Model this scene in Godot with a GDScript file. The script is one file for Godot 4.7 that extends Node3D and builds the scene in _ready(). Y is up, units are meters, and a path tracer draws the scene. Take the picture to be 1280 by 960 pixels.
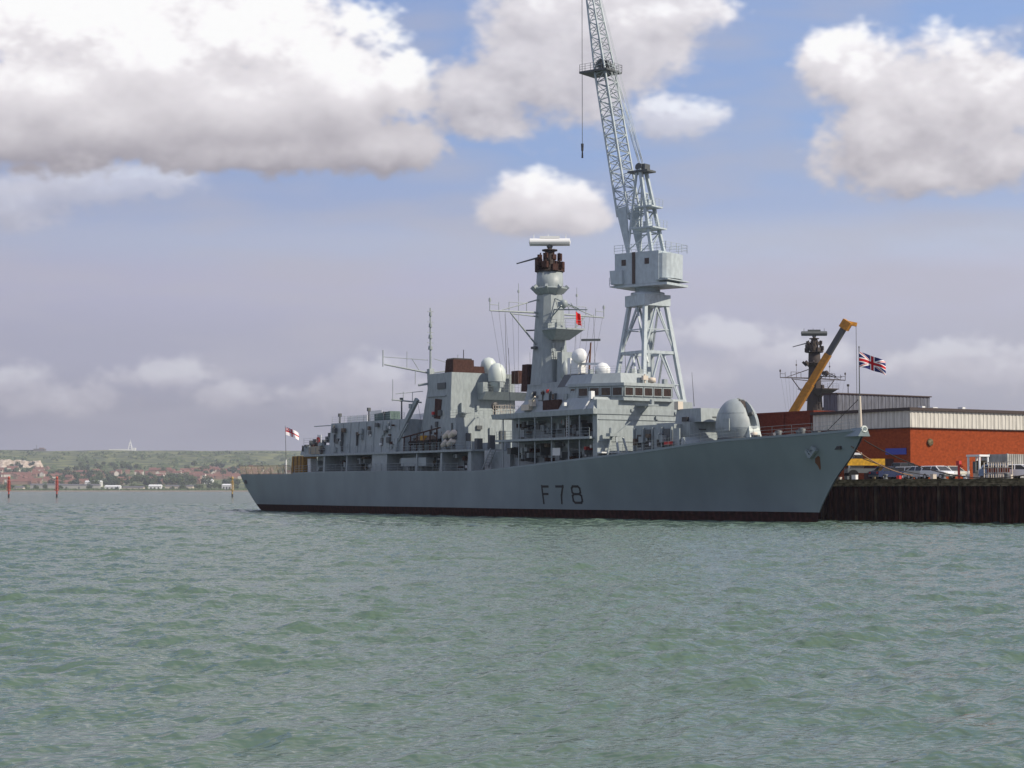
extends Node3D
# A grey warship alongside a dockyard quay. Metres, y up; the camera looks along -z.
# Ship frame: x = metres forward of the stern, y = height above the water, z = starboard.

const HEAD := -57.0                                   # turn of ship and quay about y, degrees
const ORIGIN := Vector3(-37.435, 0.0, -293.643)       # stern, centre line, water level
const EYE := Vector3(0.0, 3.37, 0.0)
const FOCAL := 2300.0                                 # of a picture 1280 wide
const QUAY := 4.4                                     # height of the quay above the water

var M := {}
var taken := {}
var rng := RandomNumberGenerator.new()
var unit_box := BoxMesh.new()
var ship_frame: Transform3D


# ------------------------------------------------------------------ mesh building
class MB:
	var v := PackedVector3Array()
	var n := PackedVector3Array()
	var uv := PackedVector2Array()
	var col := PackedColorArray()
	var x := Transform3D()
	var tint := Color.WHITE

	func put(p: Vector3, nn: Vector3, t := Vector2.ZERO) -> void:
		v.append(x * p)
		n.append((x.basis * nn).normalized())
		uv.append(t)
		col.append(tint)

	func tri(a: Vector3, b: Vector3, c: Vector3) -> void:     # counter-clockwise seen from outside
		var nn := (b - a).cross(c - a).normalized()
		put(a, nn); put(c, nn); put(b, nn)

	func quad(a: Vector3, b: Vector3, c: Vector3, d: Vector3) -> void:
		var nn := (c - a).cross(d - b).normalized()
		put(a, nn, Vector2(0, 0)); put(c, nn, Vector2(1, 1)); put(b, nn, Vector2(1, 0))
		put(a, nn, Vector2(0, 0)); put(d, nn, Vector2(0, 1)); put(c, nn, Vector2(1, 1))

	# eight corners: four low ones counter-clockwise seen from above, then the four above them
	func hexa(p: Array) -> void:
		quad(p[3], p[2], p[1], p[0])
		quad(p[4], p[5], p[6], p[7])
		for i in 4:
			var j := (i + 1) % 4
			quad(p[i], p[j], p[4 + j], p[4 + i])

	func box(c: Vector3, s: Vector3, b := Basis()) -> void:
		var h := s * 0.5
		var p := []
		for y in [-h.y, h.y]:
			for k in [[-1, 1], [1, 1], [1, -1], [-1, -1]]:
				p.append(c + b * Vector3(k[0] * h.x, y, k[1] * h.z))
		hexa(p)

	func span(a: Vector3, b: Vector3) -> void:
		box((a + b) * 0.5, (b - a).abs())

	# a block whose ends and sides lean: low rectangle, high rectangle
	func block(x0: float, x1: float, z0: float, z1: float, y0: float, X0: float, X1: float, Z0: float, Z1: float, y1: float) -> void:
		hexa([Vector3(x0, y0, z1), Vector3(x1, y0, z1), Vector3(x1, y0, z0), Vector3(x0, y0, z0), Vector3(X0, y1, Z1), Vector3(X1, y1, Z1), Vector3(X1, y1, Z0), Vector3(X0, y1, Z0)])

	# plan outlines (x, z) counter-clockwise seen from above (x right, z towards the viewer is clockwise, so give them with z negated in mind)
	func loft(low: Array, y0: float, high: Array, y1: float, caps := true) -> void:
		var k := low.size()
		var a := []
		var b := []
		for q in low: a.append(Vector3(q.x, y0, q.y))
		for q in high: b.append(Vector3(q.x, y1, q.y))
		for i in k:
			var j := (i + 1) % k
			quad(a[i], a[j], b[j], b[i])
		if caps:
			for i in range(1, k - 1):
				tri(b[0], b[i], b[i + 1])
				tri(a[0], a[i + 1], a[i])

	func bar(a: Vector3, b: Vector3, w: float, h := -1.0) -> void:
		if h < 0.0: h = w
		var d := b - a
		var l := d.length()
		if l < 0.001: return
		d /= l
		var up := Vector3.UP if absf(d.y) < 0.95 else Vector3.RIGHT
		var r := d.cross(up).normalized()
		box((a + b) * 0.5, Vector3(l, h, w), Basis(d, r.cross(d).normalized(), r))

	func tube(a: Vector3, b: Vector3, ra: float, rb := -1.0, k := 6, caps := true) -> void:
		if rb < 0.0: rb = ra
		var d := (b - a).normalized()
		var up := Vector3.UP if absf(d.y) < 0.95 else Vector3.RIGHT
		var r := d.cross(up).normalized()
		var t := r.cross(d).normalized()
		for i in k:
			var a0 := TAU * i / k
			var a1 := TAU * (i + 1) / k
			var e0 := r * cos(a0) + t * sin(a0)
			var e1 := r * cos(a1) + t * sin(a1)
			put(a + e0 * ra, e0); put(b + e1 * rb, e1); put(b + e0 * rb, e0)
			put(a + e0 * ra, e0); put(a + e1 * ra, e1); put(b + e1 * rb, e1)
			if caps:
				tri(b, b + e1 * rb, b + e0 * rb)
				tri(a, a + e0 * ra, a + e1 * ra)

	# a turned shape: profile of (radius, height) from below
	func lathe(c: Vector3, prof: Array, k := 20, b := Basis()) -> void:
		var m := prof.size()
		for j in m - 1:
			var p: Vector2 = prof[j]
			var q: Vector2 = prof[j + 1]
			var pn := _slope(prof, j)
			var qn := _slope(prof, j + 1)
			for i in k:
				var a0 := TAU * i / k
				var a1 := TAU * (i + 1) / k
				var A := c + b * Vector3(cos(a0) * p.x, p.y, -sin(a0) * p.x)
				var B := c + b * Vector3(cos(a1) * p.x, p.y, -sin(a1) * p.x)
				var C := c + b * Vector3(cos(a1) * q.x, q.y, -sin(a1) * q.x)
				var D := c + b * Vector3(cos(a0) * q.x, q.y, -sin(a0) * q.x)
				var na := b * Vector3(cos(a0) * pn.x, pn.y, -sin(a0) * pn.x)
				var nb := b * Vector3(cos(a1) * pn.x, pn.y, -sin(a1) * pn.x)
				var nc := b * Vector3(cos(a1) * qn.x, qn.y, -sin(a1) * qn.x)
				var nd := b * Vector3(cos(a0) * qn.x, qn.y, -sin(a0) * qn.x)
				put(A, na); put(C, nc); put(B, nb)
				put(A, na); put(D, nd); put(C, nc)

	func _slope(prof: Array, j: int) -> Vector2:
		var a: Vector2 = prof[maxi(j - 1, 0)]
		var b: Vector2 = prof[mini(j + 1, prof.size() - 1)]
		var d := b - a
		var r := Vector2(d.y, -d.x)
		return r.normalized() if r.length() > 0.00001 else Vector2(1, 0)

	# rows of points, smooth; the face shows the side from which rows run to the right and columns upwards
	func grid(rows: Array, flip := false) -> void:
		var R := rows.size()
		var C: int = rows[0].size()
		var nn := []
		for i in R:
			var line := PackedVector3Array()
			for j in C:
				var dx: Vector3 = rows[i][mini(j + 1, C - 1)] - rows[i][maxi(j - 1, 0)]
				var dy: Vector3 = rows[mini(i + 1, R - 1)][j] - rows[maxi(i - 1, 0)][j]
				var q := dx.cross(dy)
				line.append((-q if flip else q).normalized())
			nn.append(line)
		for i in R - 1:
			for j in C - 1:
				var a := [i, j]
				var b := [i, j + 1]
				var c := [i + 1, j + 1]
				var d := [i + 1, j]
				for k in ([a, b, c, a, c, d] if flip else [a, c, b, a, d, c]):
					put(rows[k[0]][k[1]], nn[k[0]][k[1]], Vector2(float(k[1]) / (C - 1), 1.0 - float(k[0]) / (R - 1)))

	func mesh(m: Material) -> ArrayMesh:
		var a := []
		a.resize(Mesh.ARRAY_MAX)
		a[Mesh.ARRAY_VERTEX] = v
		a[Mesh.ARRAY_NORMAL] = n
		a[Mesh.ARRAY_TEX_UV] = uv
		a[Mesh.ARRAY_COLOR] = col
		var am := ArrayMesh.new()
		am.add_surface_from_arrays(Mesh.PRIMITIVE_TRIANGLES, a)
		am.surface_set_material(0, m)
		return am


func numbered(called: String) -> String:
	if not taken.has(called):
		taken[called] = 0
		return called
	taken[called] += 1
	return "%s_%03d" % [called, taken[called]]


func node_of(mesh: Mesh, called: String, parent: Node, m: Material = null) -> MeshInstance3D:
	var o := MeshInstance3D.new()
	o.mesh = mesh
	if m: o.material_override = m
	if parent == self:
		o.name = numbered(called)
		add_child(o)
	else:
		o.name = called
		parent.add_child(o, true)
	return o


func build(b: MB, called: String, m: Material, parent: Node) -> MeshInstance3D:
	return node_of(b.mesh(m), called, parent)


func piece(called: String, parent: Node, c: Vector3, s: Vector3, m: Material, b := Basis()) -> MeshInstance3D:
	var o := MeshInstance3D.new()
	o.mesh = unit_box
	o.material_override = m
	o.name = called
	o.transform = Transform3D(b * Basis.from_scale(s), c)
	parent.add_child(o, true)
	return o


func thing(called: String, label: String, category: String, at := Vector3.ZERO, turn := 0.0, group := "") -> Node3D:
	var o := Node3D.new()
	o.name = numbered(called)
	add_child(o)
	o.position = at
	o.rotation_degrees.y = turn
	return tag(o, label, category, group)


func tag(o: Node3D, label: String, category: String, group := "") -> Node3D:
	o.set_meta("label", label)
	o.set_meta("category", category)
	if group: o.set_meta("group", group)
	return o


func setting(o: Node3D) -> Node3D:
	o.set_meta("kind", "structure")
	return o


func another(o: Node3D, at: Vector3, turn: float, label := "") -> Node3D:
	var c := o.duplicate()
	c.name = numbered(String(o.name).get_slice("_0", 0))
	add_child(c)
	c.position = at
	c.rotation_degrees.y = turn
	if label: c.set_meta("label", label)
	return c


func on_ship(s: float, h: float, w: float) -> Vector3:
	return ship_frame * Vector3(s, h, w)


# the point at a distance along a direction of the photograph (x, y of a 1280 x 960 picture)
func seen(px: float, py: float, depth: float) -> Vector3:
	var p := atan(131.4 / FOCAL)
	var a := (px - 640.0) / FOCAL
	var b := (480.0 - py) / FOCAL
	var d := Vector3(a, b * cos(p) + sin(p), cos(p) - b * sin(p))
	d /= d.z
	return EYE + Vector3(d.x, d.y, -1.0) * depth


# ------------------------------------------------------------------ materials
func lin(r: float, g: float, b: float) -> Color:
	return Color(r, g, b).linear_to_srgb()


func noise_tex(sd: int, freq: float, lo: Color, hi: Color, oct := 4, size := 256, sharp := 1.0) -> ImageTexture:
	var f := FastNoiseLite.new()
	f.seed = sd
	f.noise_type = FastNoiseLite.TYPE_SIMPLEX_SMOOTH
	f.frequency = freq
	f.fractal_octaves = oct
	var src := f.get_seamless_image(size, size)
	var im := Image.create(size, size, false, Image.FORMAT_RGB8)
	for y in size:
		for x in size:
			var t := clampf((src.get_pixel(x, y).r - 0.5) * sharp + 0.5, 0.0, 1.0)
			im.set_pixel(x, y, lo.lerp(hi, t))
	return ImageTexture.create_from_image(im)


func mat(called: String, c: Color, rough := 0.6, tex: Texture2D = null, sc := Vector3.ONE, metal := 0.0, world := true) -> StandardMaterial3D:
	var m := StandardMaterial3D.new()
	m.resource_name = called
	m.albedo_color = c
	m.roughness = rough
	m.metallic = metal
	if tex:
		m.albedo_texture = tex
		m.uv1_triplanar = true
		m.uv1_world_triplanar = world
		m.uv1_scale = sc
	M[called] = m
	return m


func make_materials() -> void:
	var worn := noise_tex(3, 0.02, Color(0.80, 0.80, 0.79), Color(1, 1, 1), 5, 256, 1.5)
	var streak := noise_tex(11, 0.03, Color(0.78, 0.77, 0.75), Color(1, 1, 1), 4, 256, 1.6)
	var faint := noise_tex(12, 0.03, Color(0.90, 0.90, 0.90), Color(1, 1, 1), 5, 256, 1.5)
	var plate := noise_tex(15, 0.02, Color(0.92, 0.92, 0.92), Color(1, 1, 1), 6, 256, 1.4)
	var rusty := noise_tex(23, 0.03, Color(0.55, 0.42, 0.36), Color(1, 1, 1), 5, 256, 2.2)
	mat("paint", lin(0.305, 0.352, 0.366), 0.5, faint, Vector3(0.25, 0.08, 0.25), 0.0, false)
	mat("hull_grey", lin(0.205, 0.258, 0.278), 0.45, plate, Vector3(0.045, 0.03, 0.045), 0.0, false)  # a darker, bluer grey than the superstructure
	mat("boot", lin(0.046, 0.015, 0.012), 0.85, rusty, Vector3(0.2, 0.1, 0.2), 0.0, false)
	mat("deck", lin(0.10, 0.12, 0.12), 0.85, worn, Vector3(0.2, 0.2, 0.2), 0.0, false)
	mat("white", lin(0.70, 0.72, 0.72), 0.45)
	mat("radome", lin(0.50, 0.56, 0.54), 0.45)
	mat("exhaust", lin(0.075, 0.038, 0.032), 0.8, worn, Vector3(0.4, 0.4, 0.4), 0.0, false)
	mat("black", lin(0.02, 0.02, 0.021), 0.5)
	mat("dark_steel", lin(0.075, 0.085, 0.09), 0.55)
	mat("lettering", lin(0.012, 0.013, 0.015), 0.6)
	mat("window_glass", lin(0.035, 0.020, 0.014), 0.08)
	mat("dark_brown", lin(0.040, 0.030, 0.028), 0.8)  # for mast heads, the gun slot and the far mast
	mat("rust", lin(0.13, 0.055, 0.025), 0.9)
	mat("net", lin(0.36, 0.31, 0.24), 0.9)
	mat("mustard", lin(0.36, 0.20, 0.04), 0.8, worn, Vector3(0.5, 0.5, 0.5), 0.0, false)
	mat("canvas", lin(0.16, 0.12, 0.09), 0.95, worn, Vector3(0.6, 0.6, 0.6), 0.0, false)
	mat("green_canvas", lin(0.10, 0.15, 0.14), 0.95)
	mat("cream", lin(0.56, 0.50, 0.42), 0.6)
	mat("red", lin(0.50, 0.035, 0.03), 0.55)
	mat("orange", lin(0.62, 0.15, 0.03), 0.6)
	mat("wire", lin(0.10, 0.11, 0.12), 0.6)
	mat("rubber", lin(0.018, 0.018, 0.018), 0.85)
	mat("crane_paint", lin(0.45, 0.525, 0.565), 0.45, faint, Vector3(0.2, 0.1, 0.2), 0.0, false)
	mat("brick", lin(0.30, 0.062, 0.018), 0.9, noise_tex(31, 0.06, Color(0.82, 0.80, 0.80), Color(1, 1, 1), 5, 256, 1.8), Vector3(0.15, 0.15, 0.15))
	mat("brown_brick", lin(0.19, 0.042, 0.022), 0.9, noise_tex(33, 0.06, Color(0.82, 0.80, 0.80), Color(1, 1, 1), 5, 256, 1.8), Vector3(0.15, 0.15, 0.15))
	mat("cladding", lin(0.60, 0.59, 0.54), 0.5, faint, Vector3(0.3, 0.05, 0.3))
	mat("grey_cladding", lin(0.135, 0.155, 0.20), 0.5, streak, Vector3(0.3, 0.05, 0.3))
	mat("roof_edge", lin(0.045, 0.032, 0.03), 0.8)
	mat("concrete", lin(0.22, 0.18, 0.11), 0.9, noise_tex(41, 0.04, Color(0.5, 0.49, 0.44), Color(1, 1, 1), 5, 256, 2.0), Vector3(0.12, 0.3, 0.12))
	mat("apron", lin(0.24, 0.23, 0.21), 0.95, worn, Vector3(0.06, 0.06, 0.06))
	mat("sheet_pile", lin(0.060, 0.019, 0.011), 0.95, rusty, Vector3(0.3, 0.06, 0.3))
	mat("timber", lin(0.07, 0.042, 0.02), 0.9, rusty, Vector3(0.3, 0.06, 0.3))
	mat("yellow", lin(0.66, 0.36, 0.015), 0.45, worn, Vector3(0.4, 0.4, 0.4), 0.0, false)
	mat("crane_yellow", lin(0.60, 0.27, 0.02), 0.5, worn, Vector3(0.3, 0.3, 0.3), 0.0, false)
	mat("silver", lin(0.50, 0.51, 0.52), 0.3, null, Vector3.ONE, 0.35)
	mat("navy", lin(0.02, 0.03, 0.075), 0.25)
	mat("car_white", lin(0.74, 0.75, 0.76), 0.3)
	mat("car_beige", lin(0.52, 0.50, 0.40), 0.3)
	mat("car_blue", lin(0.16, 0.22, 0.33), 0.3)
	mat("car_dark", lin(0.035, 0.033, 0.038), 0.3)
	mat("car_glass", lin(0.015, 0.018, 0.02), 0.06)
	mat("lamp_glass", lin(0.7, 0.7, 0.68), 0.15)
	mat("tail_glass", lin(0.35, 0.02, 0.02), 0.2)
	mat("sign_blue", lin(0.04, 0.06, 0.36), 0.5)
	mat("rope_dark", lin(0.03, 0.025, 0.022), 0.95)
	mat("rope_tan", lin(0.22, 0.13, 0.08), 0.95)
	mat("container", lin(0.42, 0.43, 0.42), 0.6, streak, Vector3(0.3, 0.08, 0.3))
	mat("chalk", lin(0.62, 0.55, 0.46), 0.95, noise_tex(51, 0.05, Color(0.7, 0.66, 0.62), Color(1, 1, 1), 5, 256, 2.0), Vector3(0.008, 0.02, 0.008))
	mat("mud", lin(0.24, 0.20, 0.15), 0.9, worn, Vector3(0.005, 0.005, 0.005))
	mat("hillside", lin(0.155, 0.185, 0.07), 0.95, noise_tex(61, 0.03, Color(0.45, 0.55, 0.5), Color(1.0, 0.97, 0.9), 6, 512, 2.6), Vector3(0.0011, 0.0011, 0.0011))
	mat("roof_tile", lin(0.175, 0.085, 0.066), 0.9)
	mat("roof_tile_brown", lin(0.17, 0.09, 0.065), 0.9)
	mat("roof_slate", lin(0.11, 0.11, 0.12), 0.8)
	mat("house_brick", lin(0.25, 0.17, 0.135), 0.9)
	mat("house_render", lin(0.62, 0.58, 0.52), 0.9)
	mat("leaf", lin(0.055, 0.085, 0.035), 0.9)
	mat("leaf_dark", lin(0.03, 0.055, 0.035), 0.9)
	mat("bark", lin(0.07, 0.05, 0.035), 0.95)
	for k in ["boot", "sheet_pile", "concrete", "rubber", "exhaust", "brick", "brown_brick"]: M[k].metallic_specular = 0.25
	var aw := mat("awning", lin(0.78, 0.78, 0.78), 0.9)
	aw.backlight_enabled = true
	aw.backlight = Color(0.6, 0.6, 0.6)
	mat("beacon_red", lin(0.42, 0.07, 0.045), 0.6)
	mat("beacon_yellow", lin(0.40, 0.27, 0.09), 0.6)


# ------------------------------------------------------------------ sky
# Clouds: each is [base height, top height, list of puffs], a puff being [x, y, rx, ry] in the photograph's pixels, which stand for directions.
var fine := FastNoiseLite.new()
var wisp := FastNoiseLite.new()
var broad := FastNoiseLite.new()
const CLOUDS := [
	{"a": 0.45, "soft": 0.60, "ragged": 0.60, "top": 200.0, "base": 275.0, "dark": 0.42, "light": 0.62, "p": [[30, 245, 60, 40], [170, 218, 90, 28], [90, 225, 90, 32]]},
	{"a": 1.0, "soft": 0.36, "ragged": 0.48, "top": 62.0, "base": 222.0, "dark": 0.12, "light": 0.90, "p": [[300, 35, 170, 80], [200, 60, 140, 80], [60, 120, 150, 75], [120, 150, 210, 60], [300, 135, 200, 74], [430, 110, 100, 70], [480, 180, 85, 36], [300, 186, 190, 30], [20, 165, 130, 50], [500, 100, 40, 42], [100, 20, 230, 60]]},
	{"a": 0.92, "soft": 0.50, "ragged": 0.52, "top": -20.0, "base": 175.0, "dark": 0.42, "light": 0.62, "p": [[600, 112, 80, 50], [700, 78, 105, 80], [770, 30, 110, 70], [690, 5, 95, 48], [850, 8, 70, 30], [600, 150, 70, 24]]},
	{"a": 0.95, "soft": 0.40, "ragged": 0.40, "top": 205.0, "base": 300.0, "dark": 0.40, "light": 0.72, "p": [[685, 258, 80, 36], [662, 240, 42, 32], [728, 272, 42, 22], [640, 265, 45, 24]]},
	{"a": 0.70, "soft": 0.55, "ragged": 0.65, "top": 115.0, "base": 185.0, "dark": 0.45, "light": 0.60, "p": [[850, 146, 60, 26], [840, 134, 34, 20]]},
	{"a": 0.97, "soft": 0.48, "ragged": 0.52, "top": 30.0, "base": 250.0, "dark": 0.36, "light": 0.74, "p": [[1185, 130, 125, 90], [1075, 85, 70, 55], [1110, 165, 85, 66], [1150, 208, 110, 38], [1245, 110, 75, 68], [1045, 70, 50, 40], [1260, 190, 60, 40]]},
	{"a": 0.27, "soft": 0.85, "ragged": 0.95, "top": 440.0, "base": 510.0, "dark": 0.40, "light": 0.70, "p": [[205, 470, 62, 20], [290, 492, 60, 18], [5, 475, 50, 26], [480, 470, 55, 26], [440, 495, 90, 20], [60, 500, 120, 18]]},
	{"a": 0.27, "soft": 0.85, "ragged": 0.95, "top": 400.0, "base": 490.0, "dark": 0.40, "light": 0.70, "p": [[920, 420, 66, 24], [880, 465, 70, 24], [1205, 440, 60, 18], [1240, 465, 100, 26], [1150, 452, 60, 16], [700, 470, 60, 30], [985, 445, 90, 20]]},
]


func cloud_at(c: Dictionary, x: float, y: float) -> float:
	var d := -1.0
	for p in c.p:
		var a: float = (x - p[0]) / p[2]
		var b: float = (y - p[1]) / p[3]
		var q := 1.0 - sqrt(a * a + b * b)
		# smooth maximum, so that puffs run into one another
		var h := clampf(0.5 + 0.5 * (q - d) / 0.25, 0.0, 1.0)
		d = lerpf(d, q, h) + 0.25 * h * (1.0 - h)
	return d


func puffiness(x: float, y: float) -> float:
	return fine.get_noise_2d(x, y * 1.25) * 0.55 + broad.get_noise_2d(x, y * 1.3) * 0.5 + wisp.get_noise_2d(x, y * 1.2) * 0.30


func clear_air(el: float) -> Color:      # linear colour of the air at a height in degrees
	var stops := [[0.0, Color(0.34, 0.342, 0.41)], [2.0, Color(0.355, 0.357, 0.43)], [4.2, Color(0.43, 0.437, 0.54)], [6.4, Color(0.475, 0.48, 0.61)], [7.6, Color(0.455, 0.50, 0.645)], [8.9, Color(0.355, 0.435, 0.645)], [10.5, Color(0.30, 0.415, 0.675)], [13.0, Color(0.275, 0.395, 0.675)], [16.0, Color(0.24, 0.37, 0.68)], [30.0, Color(0.19, 0.31, 0.66)], [90.0, Color(0.15, 0.26, 0.60)]]
	for i in stops.size() - 1:
		if el <= stops[i + 1][0]:
			return stops[i][1].lerp(stops[i + 1][1], smoothstep(stops[i][0], stops[i + 1][0], el))
	return stops[-1][1]


func over(under: Color, x: float, y: float) -> Color:
	var east := 1.0 + 0.10 * clampf((x - 640.0) / 640.0, -1.0, 1.0)      # the air is brighter towards the sun, on the right
	var c := Color(under.r * east, under.g * east, under.b * lerpf(1.0, east, 0.7))
	var n := puffiness(x, y)
	var sx := x + 22.0
	var sy := y - 34.0
	var n2 := puffiness(sx, sy)
	# thin veil
	var veil := clampf(0.14 + 0.6 * broad.get_noise_2d(x * 0.35 + 900.0, y * 1.6), 0.0, 0.45) * smoothstep(590.0, 480.0, y)
	c = c.lerp(Color(0.48, 0.475, 0.545), veil)
	for cl in CLOUDS:
		var d := cloud_at(cl, x, y)
		if d < -0.8: continue
		var dens: float = d + n * cl.ragged
		var a: float = smoothstep(-0.5 * cl.soft, 0.62 * cl.soft, dens) * cl.a
		if a <= 0.0: continue
		var toward: float = cloud_at(cl, sx, sy) + n2 * cl.ragged
		var up: float = smoothstep(cl.base, cl.top, y + n * 46.0)
		var lit := clampf(cl.dark + (cl.light - cl.dark) * up + (dens - toward) * 0.30 + n * 0.16, 0.0, 1.25)
		var shade := Color(0.37, 0.348, 0.39).lerp(Color(0.95, 0.915, 0.94), minf(lit, 1.0))
		if lit > 0.8: shade = shade.lerp(Color(1.1, 1.1, 1.1), minf((lit - 0.8) / 0.28, 1.0))
		c = c.lerp(shade, minf(a, 0.985))
	return c


func elsewhere(dir: Vector3, el: float) -> Color:
	var base := clear_air(el)
	var k := 300.0 / (0.25 + maxf(dir.y, 0.0))
	var q := Vector2(dir.x, dir.z) * k
	var n := broad.get_noise_2d(q.x + 300.0, q.y) + 0.45 * fine.get_noise_2d(q.x, q.y)
	var a := smoothstep(-0.22, 0.2, n) * 0.9
	var lit := clampf(0.5 + n * 0.7, 0.0, 1.0)
	base = base.lerp(Color(0.40, 0.37, 0.41).lerp(Color(0.80, 0.76, 0.79), lit), a * smoothstep(0.0, 6.0, el))
	return base.lerp(Color(0.43, 0.42, 0.49), 0.15)


func to_byte(c: Color) -> Color:
	return Color(minf(c.r, 1.0), minf(c.g, 1.0), minf(c.b, 1.0)).linear_to_srgb()


func make_sky() -> ImageTexture:
	broad.seed = 5; broad.noise_type = FastNoiseLite.TYPE_SIMPLEX_SMOOTH
	broad.frequency = 0.0075; broad.fractal_octaves = 3
	fine.seed = 9; fine.noise_type = FastNoiseLite.TYPE_SIMPLEX_SMOOTH
	fine.frequency = 0.017; fine.fractal_octaves = 5; fine.fractal_gain = 0.55
	wisp.seed = 19; wisp.noise_type = FastNoiseLite.TYPE_SIMPLEX_SMOOTH
	wisp.frequency = 0.045; wisp.fractal_octaves = 3; wisp.fractal_gain = 0.6
	var W := 4096
	var Hh := 4096
	var low := Image.create(512, 512, false, Image.FORMAT_RGB8)
	for j in 512:
		var el := 90.0 - (j + 0.5) / 512.0 * 180.0
		for i in 512:
			if el < -1.0:
				low.set_pixel(i, j, Color(0.36, 0.37, 0.42))
				continue
			var az := (i + 0.5) / 512.0 * TAU
			var e := deg_to_rad(maxf(el, 0.0))
			low.set_pixel(i, j, to_byte(elsewhere(Vector3(sin(az) * cos(e), sin(e), -cos(az) * cos(e)), maxf(el, 0.0))))
	low.resize(W, Hh, Image.INTERPOLATE_CUBIC)
	# the part in view, at the full fineness of the picture; it runs out into the rest over six degrees
	var r2 := RandomNumberGenerator.new()
	r2.seed = 77
	for j in range(int((90.0 - 21.0) / 180.0 * Hh), Hh / 2 + 2):
		var el := maxf(90.0 - (j + 0.5) / Hh * 180.0, 0.0)
		var e := deg_to_rad(el)
		for i in range(-236, 236):
			var az := (i + 0.5) / W * 360.0
			var a := deg_to_rad(az)
			var dir := Vector3(sin(a) * cos(e), sin(e), -cos(a) * cos(e))
			var x := 640.0 + FOCAL * dir.x / -dir.z
			var y := 611.4 - FOCAL * dir.y / -dir.z
			var c := over(clear_air(el), x, y)
			var t := smoothstep(20.6, 16.6, absf(az)) * smoothstep(20.8, 16.2, el)
			var ii := posmod(i, W)
			if t < 1.0:
				c = low.get_pixel(ii, j).srgb_to_linear().lerp(c, t)
			c = to_byte(c)
			var g := (r2.randf() - 0.5) / 255.0
			low.set_pixel(ii, j, Color(c.r + g, c.g + g, c.b + g))
	return ImageTexture.create_from_image(low)


# ------------------------------------------------------------------ water
const TILE := 40.0
const TN := 400
var tile := PackedFloat32Array()


func make_wave_tile() -> void:
	tile.resize(TN * TN)
	var r := RandomNumberGenerator.new()
	r.seed = 4
	var waves := []
	for i in 46:
		var wl := 0.42 * pow(8.0, float(i) / 45.0)                # 0.4 m to 3.4 m
		var dir := deg_to_rad(62.0 + r.randfn(0.0, 34.0))        # the wind blows to the right and towards the eye
		var kx := roundi(cos(dir) * TILE / wl)
		var kz := roundi(sin(dir) * TILE / wl)
		if kx == 0 and kz == 0: kz = 1
		waves.append([kx * TAU / TN, kz * TAU / TN, r.randf() * TAU, 0.0080 * pow(wl, 0.66)])
	for w in waves:
		var kx: float = w[0]
		var kz: float = w[1]
		var amp: float = w[3]
		var cx := PackedFloat32Array(); var sx := PackedFloat32Array()
		for x in TN:
			cx.append(cos(kx * x)); sx.append(sin(kx * x))
		for z in TN:
			var cz := cos(kz * z + w[2]) * amp
			var sz := sin(kz * z + w[2]) * amp
			var at := z * TN
			for x in TN:
				tile[at + x] += cx[x] * cz - sx[x] * sz
	# sharper crests, flatter troughs
	for i in tile.size():
		var h := tile[i]
		tile[i] = h + 2.2 * h * absf(h) * (1.0 if h > 0.0 else 0.35)


func tile_at(x: float, z: float) -> float:
	var fx := fposmod(x / TILE, 1.0) * TN
	var fz := fposmod(z / TILE, 1.0) * TN
	var x0 := int(fx) % TN
	var z0 := int(fz) % TN
	fx -= int(fx); fz -= int(fz)
	var x1 := (x0 + 1) % TN
	var z1 := (z0 + 1) % TN
	return lerpf(lerpf(tile[z0 * TN + x0], tile[z0 * TN + x1], fx), lerpf(tile[z1 * TN + x0], tile[z1 * TN + x1], fx), fz)


func water_height(x: float, z: float) -> float:
	return (tile_at(x, z) * 0.72 + tile_at(x * 0.618 - z * 0.27 + 13.0, z * 0.618 + x * 0.27) * 0.72) * gust(x, z)


var gusts := FastNoiseLite.new()
func gust(x: float, z: float) -> float:
	return 1.0 + 0.45 * gusts.get_noise_2d(x, z * 0.5)


func water_patch(parent: Node, x0: float, x1: float, z0: float, z1: float, cell: float, drop: float, m: Material) -> void:
	var nx := int((x1 - x0) / cell) + 1
	var nz := int((z1 - z0) / cell) + 1
	var hs := PackedFloat32Array()
	hs.resize(nx * nz)
	for j in nz:
		for i in nx:
			hs[j * nx + i] = water_height(x0 + i * cell, z0 + j * cell)
	var v := PackedVector3Array()
	var n := PackedVector3Array()
	var uv := PackedVector2Array()
	var ix := PackedInt32Array()
	v.resize(nx * nz); n.resize(nx * nz); uv.resize(nx * nz)
	for j in nz:
		for i in nx:
			var at := j * nx + i
			var e := 0.0
			if drop > 0.0: e = drop * smoothstep(2.5, 0.0, z1 - (z0 + j * cell))
			var x := x0 + i * cell
			var z := z0 + j * cell
			v[at] = Vector3(x, hs[at] - e, z)
			var gx := hs[at + (1 if i < nx - 1 else 0)] - hs[at - (1 if i > 0 else 0)]
			var gz := hs[at + (nx if j < nz - 1 else 0)] - hs[at - (nx if j > 0 else 0)]
			n[at] = Vector3(-gx, 2.0 * cell, -gz).normalized()
			uv[at] = Vector2(x, z)
	for j in nz - 1:
		for i in nx - 1:
			var a := j * nx + i
			ix.append_array([a, a + 1, a + nx, a + 1, a + nx + 1, a + nx])
	var arr := []
	arr.resize(Mesh.ARRAY_MAX)
	arr[Mesh.ARRAY_VERTEX] = v
	arr[Mesh.ARRAY_NORMAL] = n
	arr[Mesh.ARRAY_TEX_UV] = uv
	arr[Mesh.ARRAY_INDEX] = ix
	var am := ArrayMesh.new()
	am.add_surface_from_arrays(Mesh.PRIMITIVE_TRIANGLES, arr)
	am.surface_set_material(0, m)
	node_of(am, "water_surface", parent)


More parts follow.
